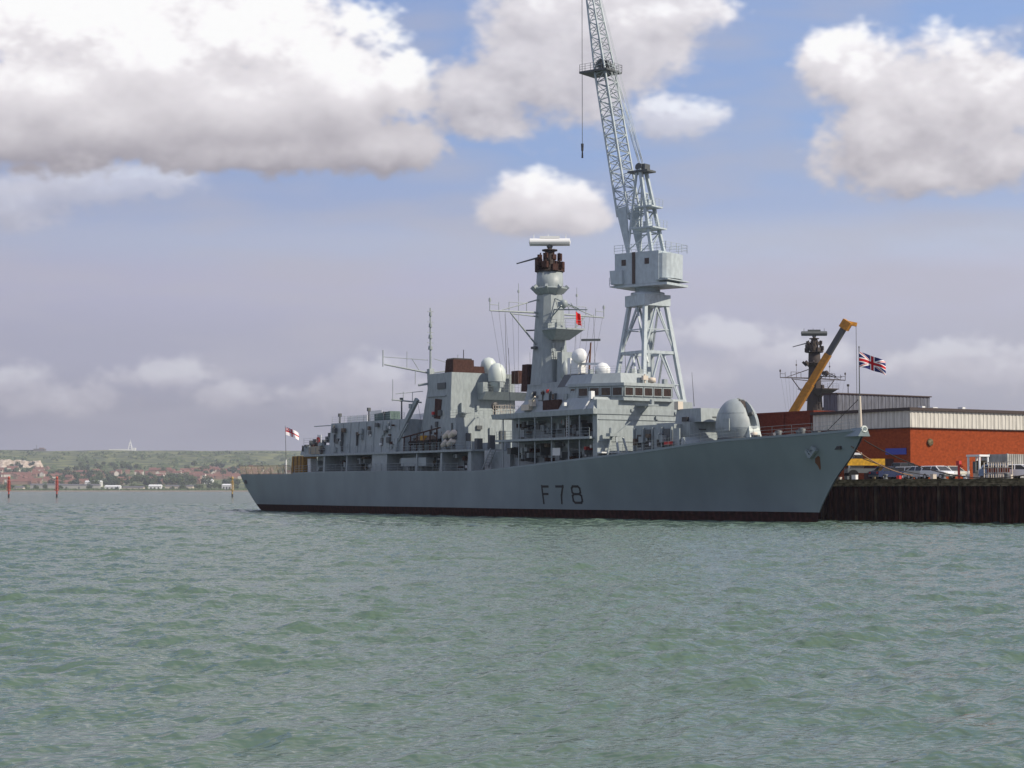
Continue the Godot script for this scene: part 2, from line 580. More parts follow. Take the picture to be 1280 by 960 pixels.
func ripple_normals(size: int, metres: float, strength: float, sd: int, wl0: float, wl1: float) -> ImageTexture:
	var r := RandomNumberGenerator.new()
	r.seed = sd
	var gx := PackedFloat32Array(); var gz := PackedFloat32Array()
	gx.resize(size * size); gz.resize(size * size)
	for i in 26:
		var wl := wl0 * pow(wl1 / wl0, i / 25.0)
		var dir := deg_to_rad(62.0 + r.randfn(0.0, 45.0))
		var kx := roundi(cos(dir) * metres / wl) * TAU / size
		var kz := roundi(sin(dir) * metres / wl) * TAU / size
		var ph := r.randf() * TAU
		var s := strength / sqrt(26.0) * sqrt(2.0)
		var dx := cos(dir) * s
		var dz := sin(dir) * s
		for z in size:
			for x in size:
				var c := cos(kx * x + kz * z + ph)
				gx[z * size + x] += dx * c
				gz[z * size + x] += dz * c
	var im := Image.create(size, size, false, Image.FORMAT_RGB8)
	for z in size:
		for x in size:
			var q := Vector3(-gx[z * size + x], gz[z * size + x], 1.0).normalized()
			im.set_pixel(x, z, Color(q.x * 0.5 + 0.5, q.y * 0.5 + 0.5, q.z * 0.5 + 0.5))
	return ImageTexture.create_from_image(im)


func water_material(called: String, nt: Texture2D, metres: float, ns: float) -> StandardMaterial3D:
	var m := StandardMaterial3D.new()
	m.resource_name = called
	m.albedo_color = lin(0.078, 0.124, 0.090)
	m.roughness = 0.12
	m.metallic_specular = 0.36
	m.normal_enabled = true
	m.normal_texture = nt
	m.normal_scale = ns
	m.uv1_scale = Vector3(1.0 / metres, 1.0 / metres, 1.0)
	return m


func make_water() -> void:
	gusts.seed = 8
	gusts.frequency = 0.045
	gusts.fractal_octaves = 3
	make_wave_tile()
	var near := water_material("water_near", ripple_normals(256, 4.0, 0.16, 21, 0.09, 0.5), 4.0, 1.0)
	var far := water_material("water_far", ripple_normals(256, 17.0, 0.30, 22, 0.3, 4.0), 17.0, 1.0)
	var farther := water_material("water_farther", ripple_normals(256, 23.0, 0.55, 24, 0.4, 5.0), 23.0, 1.0)
	var w := setting(Node3D.new())
	w.name = "water"
	add_child(w)
	water_patch(w, -20.0, 20.0, -62.0, -17.0, 0.095, 0.0, near)
	water_patch(w, -60.0, 60.0, -165.0, -60.0, 0.24, 0.05, near)
	water_patch(w, -150.0, 130.0, -420.0, -160.0, 0.75, 0.08, far)
	# out to the horizon and beside the finely waved part
	var b := MB.new()
	for q in [[-9000.0, 9000.0, -12000.0, -420.0], [-9000.0, -150.0, -420.0, 400.0], [130.0, 9000.0, -420.0, 400.0], [-150.0, -60.0, -160.0, 400.0], [60.0, 130.0, -160.0, 400.0], [-60.0, -20.0, -60.0, 400.0], [20.0, 60.0, -60.0, 400.0], [-20.0, 20.0, -17.0, 400.0]]:
		var c := [Vector3(q[0], -0.03, q[3]), Vector3(q[1], -0.03, q[3]), Vector3(q[1], -0.03, q[2]), Vector3(q[0], -0.03, q[2])]
		for k in [0, 2, 1, 0, 3, 2]:
			b.put(c[k], Vector3.UP, Vector2(c[k].x, c[k].z))
	build(b, "water_surface", farther, w)


func make_light() -> void:
	var cam := Camera3D.new()
	cam.name = "camera"
	add_child(cam)
	cam.position = EYE
	cam.rotation.x = atan(131.4 / FOCAL)
	cam.fov = rad_to_deg(2.0 * atan(480.0 / FOCAL))
	cam.near = 0.5
	cam.far = 30000.0
	cam.current = true
	var e := Environment.new()
	e.background_mode = Environment.BG_SKY
	var sm := PanoramaSkyMaterial.new()
	sm.panorama = make_sky()
	e.sky = Sky.new()
	e.sky.sky_material = sm
	e.background_energy_multiplier = 1.0
	e.tonemap_mode = Environment.TONE_MAPPER_LINEAR
	e.tonemap_exposure = 1.0
	e.sdfgi_enabled = true
	e.ssao_enabled = true
	e.ssil_enabled = true
	e.fog_enabled = true
	e.fog_density = 0.00008
	e.fog_light_color = Color(0.80, 0.82, 0.88)
	var we := WorldEnvironment.new()
	we.name = "environment"
	we.environment = e
	add_child(we)
	var sun := DirectionalLight3D.new()
	sun.name = "sun"
	sun.light_color = Color(1.0, 0.95, 0.87)
	sun.light_energy = 1.6
	sun.light_angular_distance = 0.5
	sun.shadow_enabled = true
	add_child(sun)
	var az := deg_to_rad(65.0)
	var el := deg_to_rad(38.0)
	sun.look_at_from_position(Vector3(sin(az) * cos(el), sin(el), cos(az) * cos(el)), Vector3.ZERO)


# ------------------------------------------------------------------ the warship
func curve(pts: Array, t: float) -> float:
	for i in pts.size() - 1:
		if t <= pts[i + 1][0]:
			var k := clampf((t - pts[i][0]) / (pts[i + 1][0] - pts[i][0]), 0.0, 1.0)
			var m0: float = (pts[i + 1][1] - pts[maxi(i - 1, 0)][1]) / (pts[i + 1][0] - pts[maxi(i - 1, 0)][0])
			var j := mini(i + 2, pts.size() - 1)
			var m1: float = (pts[j][1] - pts[i][1]) / (pts[j][0] - pts[i][0])
			var d: float = pts[i + 1][0] - pts[i][0]
			var k2 := k * k
			var k3 := k2 * k
			return (2 * k3 - 3 * k2 + 1) * pts[i][1] + (k3 - 2 * k2 + k) * m0 * d + (3 * k2 - 2 * k3) * pts[i + 1][1] + (k3 - k2) * m1 * d
	return pts[-1][1]

const SHEER := [[0.0, 5.7], [20.0, 5.62], [30.0, 5.7], [50.0, 5.65], [65.0, 5.5], [73.0, 5.5], [80.0, 5.85], [89.0, 6.4], [98.0, 6.95], [105.0, 7.45], [111.0, 8.0], [116.0, 8.4], [122.0, 8.65], [128.0, 8.9], [133.0, 9.25]]
const BEAM_LOW := [[0.0, 5.2], [0.1, 6.2], [0.25, 7.2], [0.4, 7.6], [0.6, 7.5], [0.7, 6.5], [0.78, 5.0], [0.85, 3.4], [0.9, 2.2], [0.95, 1.0], [1.0, 0.05]]
const BEAM_HIGH := [[0.0, 6.4], [0.08, 7.0], [0.2, 7.6], [0.35, 8.0], [0.58, 8.0], [0.68, 7.65], [0.76, 6.9], [0.83, 5.6], [0.89, 4.2], [0.94, 2.7], [0.975, 1.35], [1.0, 0.16]]
const STEM := [[-3.0, 124.6], [0.0, 125.9], [1.3, 126.4], [4.5, 128.8], [6.7, 131.1], [9.25, 133.0]]
const TRANSOM := [[-3.0, 9.0], [0.0, 5.4], [2.5, 2.6], [5.7, 0.0], [9.3, 0.0]]


func sheer(s: float) -> float:
	return curve(SHEER, s)


func hull_point(q: float, t: float) -> Vector3:       # q along 0..1, t from water 0 to deck 1 (below 0 under water)
	var h := t * sheer(q * 133.0)
	var s := lerpf(curve(TRANSOM, h), curve(STEM, h), q)
	h = t * sheer(s)
	s = lerpf(curve(TRANSOM, h), curve(STEM, h), q)
	var lo := curve(BEAM_LOW, q)
	var hi := curve(BEAM_HIGH, q)
	var p := lerpf(0.75, 1.45, smoothstep(0.55, 0.9, q))
	var w := lerpf(lo, hi, pow(maxf(t, 0.0), p))
	if t < 0.0:
		w = lo * (1.0 + 0.35 * t)
	return Vector3(s, h, w)


func hull_side(s: float, h: float) -> Vector3:        # the point of the starboard side at a length and height
	var q := s / 133.0
	var t := h / sheer(s)
	for i in 6:
		var p := hull_point(q, t)
		q = clampf(q + (s - p.x) / 133.0, 0.0, 1.0)
		t += (h - p.y) / sheer(s)
	return hull_point(q, t)


func deck_half(s: float) -> float:
	return hull_side(s, sheer(s) - 0.001).z


func hull_skin(t0: float, t1: float, rows: int, h_top := -1.0) -> MB:
	var b := MB.new()
	for side in [1, -1]:
		var g := []
		for i in rows + 1:
			var line := []
			for j in 97:
				var q := 1.0 - pow(1.0 - j / 96.0, 1.25)
				var a := t0
				var z := t1
				if h_top > 0.0:
					if t1 < 0.99: z = h_top / sheer(q * 133.0)
					else: a = h_top / sheer(q * 133.0)
				var p := hull_point(q, lerpf(a, z, float(i) / rows))
				line.append(Vector3(p.x, p.y, p.z * side))
			g.append(line)
		b.grid(g, side < 0)
	# transom
	for i in rows:
		var pa := []
		for k in [i, i + 1]:
			var a := t0
			var z := t1
			if h_top > 0.0:
				if t1 < 0.99: z = h_top / sheer(0.0)
				else: a = h_top / sheer(0.0)
			pa.append(hull_point(0.0, lerpf(a, z, float(k) / rows)))
		var p: Vector3 = pa[0]
		var u: Vector3 = pa[1]
		b.quad(Vector3(p.x, p.y, -p.z), p, u, Vector3(u.x, u.y, -u.z))
	return b


func rail(b: MB, pts: Array, high := 1.0, step := 1.8, r := 0.028) -> void:
	for i in pts.size() - 1:
		var a: Vector3 = pts[i]
		var z: Vector3 = pts[i + 1]
		var k := maxi(1, roundi(a.distance_to(z) / step))
		for j in k + 1:
			var p := a.lerp(z, float(j) / k)
			b.tube(p, p + Vector3.UP * high, r * 1.2, r * 1.2, 4, false)
		for f in [1.0, 0.66, 0.33]:
			b.tube(a + Vector3.UP * high * f, z + Vector3.UP * high * f, r * 0.62, r * 0.62, 4, false)


func clutter(parent: Node, s0: float, s1: float, h0: float, h1: float, w: float, count: int, out := 0.35) -> void:  # dark browns and black put some of the recesses' shade into colour
	for i in count:
		var r := rng.randf()
		var sx := rng.randf_range(0.25, 0.9)
		var sy := rng.randf_range(0.25, 0.8)
		var d := rng.randf_range(0.12, out)
		var m: Material = M.paint
		var called := "locker"
		if r < 0.16: m = M.dark_steel; called = "vent"
		elif r < 0.26: m = M.dark_steel; called = "pipe"; sx = 0.12; sy = rng.randf_range(0.8, maxf(0.9, (h1 - h0) * 0.9))
		elif r < 0.31: m = M.white; called = "junction_box"; sx *= 0.5; sy *= 0.5
		elif r < 0.34: m = M.red; called = "fire_hose_box"; sx = 0.4; sy = 0.4
		elif r < 0.46: m = M.exhaust; called = "reel"; sx *= 0.7; sy *= 0.7
		elif r < 0.54: m = M.canvas; called = "covered_gear"
		elif r < 0.64: m = M.black; called = "doorway"; sx = 0.7; sy = minf(1.7, h1 - h0 - 0.2); d = 0.05
		var s := rng.randf_range(s0 + sx * 0.5, s1 - sx * 0.5)
		var h := h0 + sy * 0.5 + 0.05 if called == "doorway" else rng.randf_range(h0 + sy * 0.5, maxf(h0 + sy * 0.5 + 0.01, h1 - sy * 0.5))
		piece(called, parent, Vector3(s, h, w + d * 0.5 - 0.01), Vector3(sx, sy, d), m)


func solid(called: String, parent: Node, m: Material, x0: float, x1: float, z: float, y0: float, X0: float, X1: float, Z: float, y1: float, bottom := -99.0, top := -99.0) -> MeshInstance3D:
	var b := MB.new()
	b.block(x0, x1, (-z if bottom < -90 else bottom), z, y0, X0, X1, (-Z if top < -90 else top), Z, y1)
	return build(b, called, m, parent)


func letters(ship: Node) -> void:
	# strokes of the pennant number, in metres from the lower left of each character
	var glyphs := {
		"F": [[0.0, 0.0, 0.0, 2.0], [0.0, 1.92, 1.15, 1.92], [0.0, 1.06, 0.95, 1.06]],
		"7": [[0.0, 1.92, 1.25, 1.92], [1.25, 2.0, 0.75, 0.9], [0.75, 0.9, 0.62, 0.0]],
		"8": [[0.25, 1.92, 1.15, 1.92], [0.25, 1.06, 1.15, 1.06], [0.25, 0.08, 1.25, 0.08], [0.02, 1.7, 0.02, 1.25], [1.38, 1.7, 1.38, 1.25], [0.02, 1.7, 0.25, 1.92], [1.15, 1.92, 1.38, 1.7], [0.02, 1.25, 0.25, 1.06], [1.15, 1.06, 1.38, 1.25], [-0.02, 0.85, -0.02, 0.3], [1.46, 0.85, 1.46, 0.3], [-0.02, 0.85, 0.25, 1.06], [1.15, 1.06, 1.46, 0.85], [-0.02, 0.3, 0.25, 0.08], [1.25, 0.08, 1.46, 0.3]],
	}
	var at := 86.55
	var th := 0.135
	for ch in ["F", "7", "8"]:
		var b := MB.new()
		for g in glyphs[ch]:
			var a := Vector2(g[0], g[1]) * Vector2(1.02, 1.02)
			var z := Vector2(g[2], g[3]) * Vector2(1.02, 1.02)
			var d := (z - a).normalized()
			a -= d * th * 0.8
			z += d * th * 0.8
			var nrm := Vector2(-d.y, d.x) * th
			for i in 6:
				var p := a.lerp(z, i / 6.0)
				var q := a.lerp(z, (i + 1) / 6.0)
				var c := []
				for u in [p - nrm, q - nrm, q + nrm, p + nrm]:
					c.append(hull_side(at + u.x, 1.72 + u.y) + Vector3(0.006, -0.002, 0.022))
				b.quad(c[0], c[1], c[2], c[3])
		build(b, "pennant_character", M.lettering, ship)
		at += 2.62 if ch == "F" else 2.72


func window_row(parent: Node, a: Vector3, z: Vector3, count: int, high: float, fill := 0.78) -> void:
	var d := (z - a) / count
	var along := d.normalized()
	var nrm := along.cross(Vector3.UP).normalized()
	var up := Vector3.UP
	var basis := Basis(along, up, nrm)
	for i in count:
		var c := a + d * (i + 0.5)
		piece("window", parent, c + nrm * 0.012, Vector3(d.length() * fill, high, 0.05), M.window_glass, basis)
		# frame proud of the glass
		for k in [-1.0, 1.0]:
			piece("window_frame", parent, c + up * k * (high * 0.5 + 0.05) + nrm * 0.04, Vector3(d.length() * fill + 0.2, 0.1, 0.1), M.paint, basis)
			piece("window_frame", parent, c + along * k * (d.length() * fill * 0.5 + 0.05) + nrm * 0.038, Vector3(0.1, high, 0.1), M.paint, basis)
		piece("wiper", parent, c + nrm * 0.06 + along * 0.12, Vector3(0.03, high * 0.8, 0.02), M.black, basis * Basis(Vector3(0, 0, 1), 0.35))


func make_mast(ship: Node3D, at: Vector3, m: Material, top: Material, dish: Material, slim := 1.0) -> void:
	# enclosed mast: eight-sided column that tapers
	var plan := func(r: float) -> Array:
		var o := []
		r *= slim
		var c := r * 0.55
		for q in [[r, c], [r, -c], [c, -r], [-c, -r], [-r, -c], [-r, c], [-c, r], [c, r]]:
			o.append(Vector2(at.x + q[0], at.z + q[1]))
		return o
	var b := MB.new()
	var low: Array = plan.call(2.15)
	var mid: Array = plan.call(1.72)
	var high: Array = plan.call(1.42)
	b.loft(low, at.y, mid, at.y + 6.5)
	b.loft(mid, at.y + 6.5, high, at.y + 11.3)
	build(b, "mast_column", m, ship)
	# the collar and the drum above it
	b = MB.new()
	b.lathe(at + Vector3(0, 11.3, 0), [Vector2(1.5 * slim, 0.0), Vector2(2.25 * slim, 0.75), Vector2(2.25 * slim, 0.9), Vector2(1.7 * slim, 1.0)], 8)
	for a in 8:
		var e := Vector3(cos(a * TAU / 8), 0, sin(a * TAU / 8))
		b.bar(at + Vector3(0, 11.6, 0) + e * 1.5, at + Vector3(0, 12.4, 0) + e * 2.3, 0.3, 0.5)
	build(b, "mast_collar", m, ship)
	b = MB.new()
	b.lathe(at + Vector3(0, 12.2, 0), [Vector2(1.65 * slim, 0.0), Vector2(1.7 * slim, 0.4), Vector2(1.62 * slim, 2.0), Vector2(0.0, 2.0)], 12)
	build(b, "mast_drum", m, ship)
	# the open head: posts, boxes and rings, stained by exhaust
	for i in 8:
		var a := i * TAU / 8 + 0.2
		var e := Vector3(cos(a), 0, sin(a))
		b = MB.new()
		b.tube(at + Vector3(0, 14.2, 0) + e * 1.45, at + Vector3(0, 16.6, 0) + e * 1.25, 0.11, 0.09)
		b.box(at + Vector3(0, 14.7 + 0.35 * (i % 3), 0) + e * 1.5, Vector3(0.75, 0.8, 0.7), Basis(Vector3.UP, -a))
		b.box(at + Vector3(0, 16.0 + 0.2 * (i % 2), 0) + e * 1.35, Vector3(0.45, 0.6, 0.5), Basis(Vector3.UP, -a))
		build(b, "aerial_box", top, ship)
	b = MB.new()
	b.lathe(at + Vector3(0, 14.2, 0), [Vector2(0.0, 0.0), Vector2(1.75, 0.0), Vector2(1.75, 0.15), Vector2(0.7, 0.2), Vector2(0.62, 2.6), Vector2(1.0, 2.7), Vector2(1.0, 2.85), Vector2(0.3, 2.95), Vector2(0.22, 3.4), Vector2(0.0, 3.4)], 10)
	rail(b, [at + Vector3(1.9, 14.3, 0), at + Vector3(0, 14.3, -1.9), at + Vector3(-1.9, 14.3, 0), at + Vector3(0, 14.3, 1.9), at + Vector3(1.9, 14.3, 0)], 1.1, 1.3)
	build(b, "mast_head", M.dark_brown, ship)
	# the long turning radar
	b = MB.new()
	var rb := Basis(Vector3.UP, deg_to_rad(56.0))
	var prof := []
	for i in 12:
		var a := TAU * i / 12
		prof.append(Vector2(cos(a) * 0.62, sin(a) * 0.48))
	for i in 12:
		var u: Vector2 = prof[i]
		var w: Vector2 = prof[(i + 1) % 12]
		var c := at + Vector3(0, 18.0, 0)
		var A := c + rb * Vector3(-2.5, u.y, u.x)
		var B := c + rb * Vector3(2.5, u.y, u.x)
		var C := c + rb * Vector3(2.5, w.y, w.x)
		var D := c + rb * Vector3(-2.5, w.y, w.x)
		b.quad(A, D, C, B)
		b.tri(c + rb * Vector3(2.62, 0, 0), B, C)
		b.tri(c + rb * Vector3(-2.62, 0, 0), D, A)
	var rd := build(b, "radar_antenna", dish, ship)
	b = MB.new()
	b.box(at + Vector3(0, 18.62, 0), Vector3(2.5, 0.28, 0.5), rb)
	for k in [-2.0, -0.2, 2.0]:
		b.tube(at + rb * Vector3(k, 0, 0) + Vector3(0, 18.4, 0), at + rb * Vector3(k, 0, 0) + Vector3(0, 19.0, 0), 0.05)
	build(b, "radar_top_bar", dish, rd)
	b = MB.new()
	b.tube(at + Vector3(0, 17.3, 0), at + Vector3(0, 17.7, 0), 0.35, 0.45, 8)
	build(b, "radar_pedestal", M.dark_steel, rd)
	# yards to each side, with braces and hanging lines
	for k in [1.0, -1.0]:
		b = MB.new()
		var root := at + Vector3(-0.4, 9.1, 1.4 * k)
		var tip := at + Vector3(-0.4, 9.0, 8.6 * k)
		b.tube(root, tip, 0.15, 0.09)
		b.tube(root + Vector3(0, -0.5, 0), at + Vector3(-0.4, 8.8, 5.5 * k), 0.09, 0.08)
		b.tube(at + Vector3(-0.4, 10.8, 1.3 * k), at + Vector3(-0.4, 9.05, 7.2 * k), 0.09, 0.06)
		b.tube(at + Vector3(-0.4, 5.0, 1.7 * k), at + Vector3(-0.4, 8.9, 5.6 * k), 0.11, 0.09)
		b.tube(tip, tip + Vector3.UP * 1.6, 0.06)
		b.box(tip + Vector3.UP * 1.3, Vector3(0.22, 0.4, 0.22))
		b.tube(at + Vector3(-0.4, 9.05, 7.3 * k), at + Vector3(-0.4, 10.1, 7.3 * k), 0.045)
		b.tube(at + Vector3(-0.4, 9.75, 7.3 * k), tip + Vector3.UP * 0.75, 0.045)
		for f in [3.2, 4.4, 5.8]:
			b.tube(at + Vector3(-0.4, 9.1, f * k), at + Vector3(-0.4, 10.2, f * k), 0.05)
		b.tube(at + Vector3(-0.4, 10.2, 3.2 * k), at + Vector3(-0.4, 10.2, 5.8 * k), 0.04)
		b.tube(at + Vector3(-0.4, 10.3, 4.4 * k), at + Vector3(-0.4, 12.6, 4.4 * k), 0.035)
		b.box(at + Vector3(-0.4, 11.6, 4.4 * k), Vector3(0.2, 0.3, 0.2))
		build(b, "yardarm", m, ship)
		b = MB.new()
		for f in [8.4, 7.3, 6.4, 5.3, 4.4]:
			b.tube(at + Vector3(-0.4, 9.0, f * k), at + Vector3(-1.5 + f * 0.1, -1.0, (f * 0.55 + 1.6) * k), 0.017, 0.017, 4, false)
		build(b, "signal_halyard", M.wire, ship)
	# fore and aft spur with its aerial frame, and the platform below
	b = MB.new()
	b.tube(at + Vector3(1.5, 9.4, 0.4), at + Vector3(7.0, 9.0, -0.8), 0.11, 0.07)
	b.tube(at + Vector3(1.5, 10.8, 0.2), at + Vector3(5.6, 9.2, -0.5), 0.08)
	b.tube(at + Vector3(1.5, 8.3, 0.9), at + Vector3(4.6, 9.6, 1.4), 0.09)
	for f in 4:
		b.tube(at + Vector3(2.2 + f * 1.1, 9.3, 0.2), at + Vector3(2.6 + f * 1.1, 10.4 - f * 0.2, 0.9), 0.05)
	b.box(at + Vector3(3.4, 9.9, 0.6), Vector3(0.9, 0.6, 0.5))
	b.lathe(at + Vector3(4.4, 9.8, 0.9), [Vector2(0.0, -0.6), Vector2(0.42, -0.3), Vector2(0.5, 0.2), Vector2(0.3, 0.5), Vector2(0.0, 0.6)], 10)
	build(b, "aerial_spur", m, ship)
	b = MB.new()
	b.block(at.x + 1.5, at.x + 2.6, at.z - 1.2, at.z + 1.2, at.y + 5.6, at.x + 1.2, at.x + 4.4, at.z - 2.0, at.z + 2.0, at.y + 6.7)
	b.box(at + Vector3(2.9, 6.82, 0), Vector3(3.4, 0.2, 4.3))
	b.box(at + Vector3(3.9, 7.25, 1.5), Vector3(0.5, 0.6, 0.5))
	b.box(at + Vector3(2.2, 7.3, 1.7), Vector3(0.7, 0.7, 0.6))
	rail(b, [at + Vector3(1.4, 6.9, 2.1), at + Vector3(4.5, 6.9, 2.1), at + Vector3(4.5, 6.9, -2.1)], 1.0, 1.4)
	build(b, "mast_platform", m, ship)
	b = MB.new()
	for i in 7:
		b.bar(at + Vector3(2.3, 0.4 + i * 0.75, 0.6), at + Vector3(2.3, 0.4 + i * 0.75, 1.2), 0.06)
	b.bar(at + Vector3(2.35, 0.2, 0.6), at + Vector3(2.05, 5.5, 0.6), 0.07)
	b.bar(at + Vector3(2.35, 0.2, 1.2), at + Vector3(2.05, 5.5, 1.2), 0.07)
	for k in 12:
		b.box(at + Vector3(rng.randf_range(1.5, 2.4), rng.randf_range(0.5, 5.5), rng.randf_range(-1.6, 1.6)), Vector3(0.35, rng.randf_range(0.3, 1.1), 0.35))
	build(b, "mast_fittings", m, ship)
	# spurs on the side of the column
	b = MB.new()
	b.tube(at + Vector3(-1.2, 16.1, 1.0), at + Vector3(-3.0, 15.4, 3.0), 0.13, 0.08)
	b.tube(at + Vector3(-1.4, 7.0, 1.2), at + Vector3(-2.5, 7.0, 2.2), 0.1)
	b.box(at + Vector3(-0.4, 4.7, 2.0), Vector3(0.9, 0.3, 0.6))
	build(b, "side_spur", M.dark_steel, ship)


func make_ship() -> Node3D:
	var ship := thing("frigate", "long grey warship with F78 on its bow, moored at the quay", "warship", ORIGIN, HEAD)
	# hull: boot topping at the water, grey side above
	build(hull_skin(-0.35, 0.5, 5, 1.05), "boot_topping", M.boot, ship)
	build(hull_skin(0.1, 1.0, 12, 1.05), "hull", M.hull_grey, ship)
	# a rubbing line of the deck edge and the decks
	var b := MB.new()
	for i in 66:
		var s0 := 0.05 + i * 2.0
		var s1 := minf(s0 + 2.0, 132.7)
		var a := deck_half(s0)
		var z := deck_half(s1)
		var d0 := sheer(s0) - 0.10
		var d1 := sheer(s1) - 0.10
		b.quad(Vector3(s0, d0, a - 0.02), Vector3(s1, d1, z - 0.02), Vector3(s1, d1, -z + 0.02), Vector3(s0, d0, -a + 0.02))
	build(b, "deck", M.deck, ship)
	b = MB.new()
	for i in 60:
		var s0 := 20.6 + i * 1.85
		var s1 := s0 + 1.85
		for k in [1.0, -1.0]:
			var p := Vector3(s0, sheer(s0), deck_half(s0) * k)
			var q := Vector3(s1, sheer(s1), deck_half(s1) * k)
			b.bar(p + Vector3(0, 0.06, -0.04 * k), q + Vector3(0, 0.06, -0.04 * k), 0.10, 0.24)
	build(b, "deck_edge_bar", M.hull_grey, ship)
	letters(ship)

	# ---- stern: flight deck with nets along its edge
	for k in [1.0, -1.0]:
		for i in 8:
			b = MB.new()
			var s0 := 0.4 + i * 2.5
			var s1 := s0 + 2.4
			var p := Vector3(s0, sheer(s0) + 0.05, (deck_half(s0) - 0.05) * k)
			var q := Vector3(s1, sheer(s1) + 0.05, (deck_half(s1) - 0.05) * k)
			var out := Vector3(0, 1.25, 0.35 * k)
			b.bar(p, p + out, 0.06); b.bar(q, q + out, 0.06); b.bar(p + out, q + out, 0.05); b.bar(p, q, 0.05)
			for f in 11:
				b.tube(p.lerp(q, (f + 0.5) / 11.0), p.lerp(q, (f + 0.5) / 11.0) + out, 0.020, 0.020, 3, false)
			for f in 6:
				b.tube(p + out * (f + 0.5) / 6.0, q + out * (f + 0.5) / 6.0, 0.020, 0.020, 3, false)
			build(b, "safety_net", M.net, ship)
	b = MB.new()
	for i in 7:
		var z0 := -6.0 + i * 1.75
		b.bar(Vector3(0.05, 5.7, z0), Vector3(-0.4, 6.8, z0), 0.06)
		b.bar(Vector3(-0.4, 6.8, z0), Vector3(-0.4, 6.8, minf(z0 + 1.75, 6.2)), 0.05)
	build(b, "stern_net", M.net, ship)
	b = MB.new()
	b.tube(Vector3(3.2, 5.6, 0), Vector3(3.2, 8.0, 0), 0.14, 0.1, 8)
	build(b, "ensign_staff_socket", M.white, ship)
	b = MB.new()
	b.tube(Vector3(3.2, 7.6, 0), Vector3(2.8, 13.4, 0), 0.06, 0.04)
	build(b, "ensign_staff", M.wire, ship)
	# stern opening on the quarter
	var op := hull_side(1.9, 4.5)
	piece("mooring_port", ship, op + Vector3(0, 0, -0.05), Vector3(0.8, 0.55, 0.3), M.black)
	b = MB.new()
	for p in [[1.0, 5.6], [5.0, 5.4], [9.0, 5.4]]:
		b.tube(Vector3(p[0], 5.6, p[1]), Vector3(p[0], 6.1, p[1]), 0.2, 0.24, 8)
	build(b, "bollard", M.dark_steel, ship)

	# ---- houses between the hull and the upper deck, from aft forward
	solid("after_house", ship, M.paint, 23.5, 76.0, 5.0, 5.45, 24.0, 76.0, 5.0, 8.1)
	b = MB.new()
	b.block(24.6, 71.3, -7.65, 7.65, 8.1, 24.6, 71.3, -7.65, 7.65, 8.36)
	build(b, "upper_deck", M.paint, ship)
	for q in [[45.0, 49.4], [30.5, 31.2], [37.5, 38.0], [57.0, 57.5], [63.2, 63.9], [70.0, 71.0]]:
		for k in [1.0, -1.0]:
			b = MB.new()
			b.block(q[0], q[1], 4.9 if k > 0 else -7.55, 7.55 if k > 0 else -4.9, 5.5, q[0] + 0.15, q[1] - 0.15, 4.9 if k > 0 else -7.45, 7.45 if k > 0 else -4.9, 8.1)
			build(b, "side_screen", M.paint, ship)
	piece("light_panel", ship, Vector3(56.2, 6.95, 6.75), Vector3(6.6, 1.1, 1.2), M.paint)
	clutter(ship, 24.5, 45.0, 5.8, 7.9, 5.0, 40, 1.9)
	clutter(ship, 50.0, 63.0, 5.8, 7.9, 5.0, 22, 1.6)
	clutter(ship, 64.0, 70.0, 5.8, 7.9, 5.0, 12, 1.8)
	b = MB.new()
	var line := []
	for i in 17: line.append(Vector3(21.0 + i * 3.05, sheer(21.0 + i * 3.05) + 0.1, deck_half(21.0 + i * 3.05) - 0.15))
	rail(b, line, 1.05, 1.5)
	rail(b, [Vector3(25.0, 8.36, 7.5), Vector3(45.0, 8.36, 7.5)], 1.0, 1.6)
	rail(b, [Vector3(50.0, 8.36, 7.5), Vector3(71.0, 8.36, 7.5)], 1.0, 1.6)
	build(b, "guard_rail", M.paint, ship)

	# low wing ahead of the flight deck, with stores
	solid("hangar_wing", ship, M.paint, 22.2, 31.2, 7.0, 8.36, 22.6, 31.2, 6.8, 9.7)
	clutter(ship, 22.6, 31.0, 8.5, 10.3, 7.0, 16, 0.5)
	piece("stores_box", ship, Vector3(27.6, 9.0, 7.1), Vector3(3.4, 1.1, 0.7), M.net)
	for p in [[24.5, 10.0], [25.6, 10.2], [28.5, 10.0], [29.6, 10.5], [30.4, 11.0]]:
		piece("deck_fitting", ship, Vector3(p[0], p[1], 6.3), Vector3(0.5, 0.9, 0.5), M.dark_steel)
	# hangar
	var hangar := solid("hangar", ship, M.paint, 31.2, 53.0, 7.0, 8.36, 31.5, 52.6, 6.7, 12.75)
	piece("hangar_door", hangar, Vector3(31.28, 10.4, 0), Vector3(0.16, 3.9, 8.0), M.dark_steel)
	clutter(hangar, 32.0, 52.0, 8.6, 12.5, 6.9, 38, 0.4)
	for i in 9:
		piece("frame_rib", hangar, Vector3(33.0 + i * 2.3, 10.55, 6.86), Vector3(0.08, 4.2, 0.12), M.paint, Basis(Vector3.RIGHT, -0.068))
	piece("beam", hangar, Vector3(28.6, 12.5, 6.4), Vector3(6.0, 0.12, 0.12), M.paint)
	piece("roof_awning", ship, Vector3(36.2, 13.3, 5.0), Vector3(6.0, 0.85, 0.05), M.awning)
	piece("roof_awning", ship, Vector3(41.6, 13.6, 5.0), Vector3(3.6, 1.4, 0.05), M.awning)
	piece("roof_cover", ship, Vector3(45.6, 13.3, 5.4), Vector3(4.4, 1.1, 1.6), M.green_canvas, Basis(Vector3.BACK, 0.06))
	piece("roof_awning", ship, Vector3(50.6, 13.2, 3.6), Vector3(5.0, 0.7, 0.05), M.awning)
